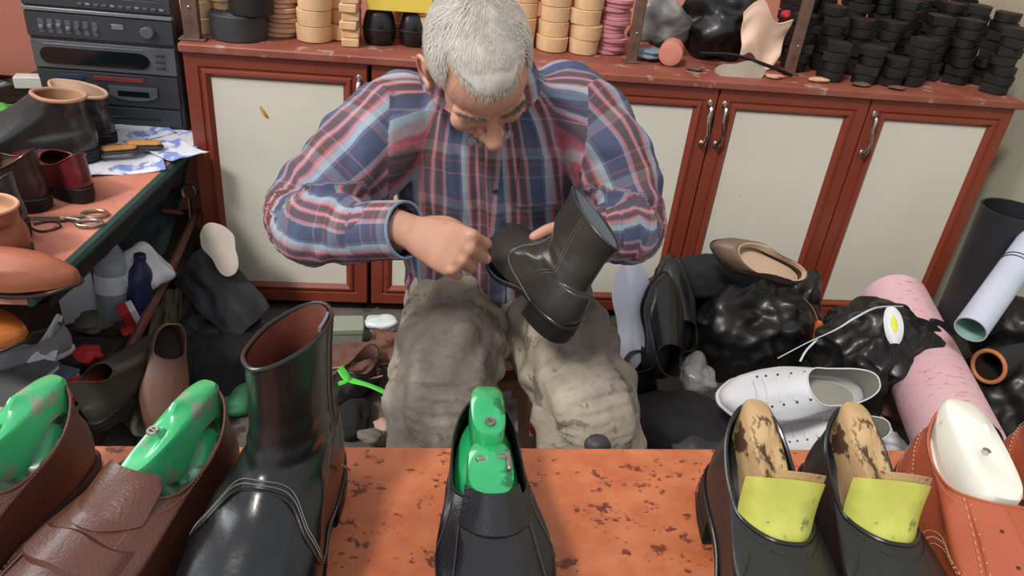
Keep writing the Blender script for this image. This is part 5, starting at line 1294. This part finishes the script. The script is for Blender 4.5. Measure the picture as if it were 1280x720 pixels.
# bag with label
bb = crumple('plastic_bag', tuple(at(1095, 432, .24)), (.155, .13, .115), m_bag, 'black plastic bag with a yellow and white print, lying on the pink roll', 'bag', 71, .25, (0, -14, -10), sub=6)
crumple('plastic_bag_neck', (0, 0, 0), (.075, .05, .035), m_bag, None, None, 73, .3, (0, 10, 20), parent=bb).location = (.155, .03, .03)
crumple('plastic_bag_fold', (0, 0, 0), (.07, .06, .13), m_bag, None, None, 74, .3, (0, 0, 0), parent=bb).location = (-.06, -.085, -.06)
def label_on(c, ex, ez, w, h, mat, z):
    m = frame(c, ex, ez); mb = MB(); mb.grid(lambda a, b: V(((a - .5) * 2 * w * math.sqrt(max(0, 1 - (2 * b - 1) ** 2 * .8)), (b - .5) * 2 * h, z - .006 * (2 * a - 1) ** 2 - .006 * (2 * b - 1) ** 2)), 12, 16, None, .0012); mb.v = [m @ p for p in mb.v]; return mb
c0 = at(1118, 405, .385)
lb1 = label_on(c0, (.55, -.15, .1), (-.1, -.6, .75), .022, .046, m_white2, 0).build('printed_label', m_wht, None); tag(lb1, 'white oval sticker with a yellow-green centre on the black bag', 'label')
label_on(c0, (.55, -.15, .1), (-.1, -.6, .75), .011, .030, None, .002).build('yellow_print', pm('yellow_green_print', '#c3cf1e', '#d4dc38', rough=.5), lb1)
mb = MB(); Q = [at(972, 448, .20), at(1010, 428, .25), at(1045, 412, .31), at(1068, 398, .345), at(1095, 385, .36), at(1128, 383, .355)]; mb.tube(path(Q, 40), [.003, .003, .0045, .006, .005, .003], 8, flat=.5); mb.tube(path([at(1022, 424, .26), at(1008, 438, .24), at(1000, 452, .22)], 10), .0028, 6); tag(mb.build('shoelace', m_wht, None), 'long white shoelace trailing over the black bag and white sneaker', 'shoelace')
# rolls
def tube_roll(label, a, b, r, mat, core=None, inner=None, wall=.006, cat='roll'):
    a, b = V(a), V(b); t = thing('roll', label, cat); L_ = (b - a).length
    mb = MB(); mb.rev([(r - wall, .0), (r, .0), (r, L_), (r - wall, L_)], 44, caps=(False, False)); o = mb.build('roll_body', mat, t, True)
    mb = MB(); mb.rev([(r - wall, .0), (r - wall, L_)], 44, caps=(False, False)); mb.build('roll_inside', inner or mat, t)
    if core: mb = MB(); mb.rev([(r * .92, L_ * .04), (r * .9, L_ * .041)], 30); mb.build('core', core, t); mb = MB(); mb.rev([(r * .92, L_ * .96), (r * .9, L_ * .961)], 30); mb.build('core', core, t)
    z = (b - a).normalized(); x = z.orthogonal().normalized(); m = Matrix((x, z.cross(x), z)).transposed().to_4x4(); m.translation = a; t.matrix_world = m; return t
def pinkmat():
    m = pm('printed_pink_sheet', '#d9aeb7', '#e2bcc3', scale=4, rough=.55, bump=.05); nt = m.node_tree; N = nt.nodes; Lk = nt.links; b = N['Principled BSDF']; src = b.inputs['Base Color'].links[0].from_socket
    tc = N.new('ShaderNodeTexCoord'); mp = N.new('ShaderNodeMapping'); mp.inputs['Scale'].default_value = (22, 22, 60); Lk.new(tc.outputs['Object'], mp.inputs[0]); n = N.new('ShaderNodeTexNoise'); n.inputs['Scale'].default_value = 1.6; Lk.new(mp.outputs[0], n.inputs[0])
    r = N.new('ShaderNodeValToRGB'); r.color_ramp.elements[0].position = .62; r.color_ramp.elements[1].position = .66; r.color_ramp.elements[0].color = (0, 0, 0, 1); r.color_ramp.elements[1].color = (.55, .55, .55, 1); Lk.new(n.outputs[0], r.inputs[0]); x = N.new('ShaderNodeMixRGB'); x.inputs[2].default_value = hexc('#a9707e'); Lk.new(r.outputs[0], x.inputs[0]); Lk.new(src, x.inputs[1]); Lk.new(x.outputs[0], b.inputs['Base Color']); return m
m_pink = pinkmat(); m_pinkin = pm('dull_pink_inside', '#8f5a58', rough=.7)
tube_roll('thick pink printed roll lying under the black bag, its near end by the tan brogues', at(1200, 560, .21), at(1118, 378, .20), .094, m_pink, m_pinkin, m_pinkin)
m_blkroll = pm('black_rubber_sheet', '#17181b', '#222327', scale=8, rough=.5)
tube_roll('thick black roll leaning into the right corner', at(1208, 400, .24), at(1268, 262, .58), .080, m_blkroll, None, m_blkroll)
m_pblue = pm('pale_blue_white_paper', '#b6bfd2', '#c6cddb', scale=8, rough=.6); m_pteal = pm('pale_teal_inside', '#7fa39c', '#93b5ae', rough=.6)
tube_roll('pale blue paper roll with a teal inside, pointing at the pink roll', at(1213, 412, .40), at(1300, 290, .55), .037, m_pblue, None, m_pteal, .003)
mb = MB(); a, b = at(1213, 412, .40), at(1300, 290, .55); c = a.lerp(b, .62); t_ = (b - a).normalized(); u = t_.orthogonal().normalized(); w_ = t_.cross(u)
for k in (0, .012): mb.tube([c + t_ * k + (u * math.cos(q) + w_ * math.sin(q)) * .0375 for q in [2 * PI * i / 24 for i in range(24)]], .0018, 5, loop=True)
tag(mb.build('rubber_band', m_rubber, None), 'dark band tied round the pale blue paper roll', 'band')
m_orring = pm('orange_leather_edge', '#b5683a', '#c98050', rough=.6)
tr_ = tube_roll('black roll with an orange rim at the right edge', at(1236, 458, .24), at(1330, 440, .20), .045, m_blkroll, None, m_dksole, .010); mb = MB(); P = [(.041 * math.cos(a), .041 * math.sin(a), -.001) for a in [2 * PI * i / 32 for i in range(32)]]; mb.tube(P, .0055, 8, loop=True); mb.build('rim', m_orring, tr_)
crumple('plastic_bag', tuple(at(1262, 500, .13)), (.12, .14, .13), m_bag, 'black plastic bag at the right edge behind the brogues', 'bag', 81, .2, zmin=.003)
crumple('plastic_bag', tuple(at(1262, 420, .14)), (.10, .12, .14), m_bag, 'black plastic bag below the pale blue paper roll at the right', 'bag', 82, .2, zmin=.003)
# white sneakers and white cloth
sn = lambda lb: low_shoe('sneaker', lb, m_white2, m_whitesole, L=.31, W=.060, top=.115, lin=pm('grey_beige_textile', '#8f8f84', '#a3a297', rough=.9), laces=m_white2, hh=.012, throat=.50)
o = sn('white lace-up sneaker lying under the shoelace, toe to the left'); orient(o, at(1062, 500, .19), (-1, -.03, .0), (-.10, -.55, .82)); o.scale = (1.12,) * 3
o = sn('white lace-up sneaker under the other one, half hidden by the black slip-on shoes'); orient(o, at(1085, 560, .04), (-1, .10, .03), (0, -.40, .9))
cloth('white_cloth', [at(935, 575, .03), at(1150, 575, .03), at(1100, 520, .05), at(950, 520, .05)], m_white2, 'white cloth spread on the floor under the sneakers', 'cloth', .012, 12)
o = insole('insole', 'tan insole with a white edge lying right of the sneakers', pm('tan_foam', '#a8856a', '#b9967a', rough=.8), .20, .032); orient(o, at(1112, 532, .085), (-.75, .55, .05), (0, -.1, 1))
crumple('cloth_scrap', tuple(at(1120, 505, .04)), (.08, .10, .035), m_scrap, 'brown leather rag on the floor left of the pink roll', 'cloth', 91, .25, zmin=.003)
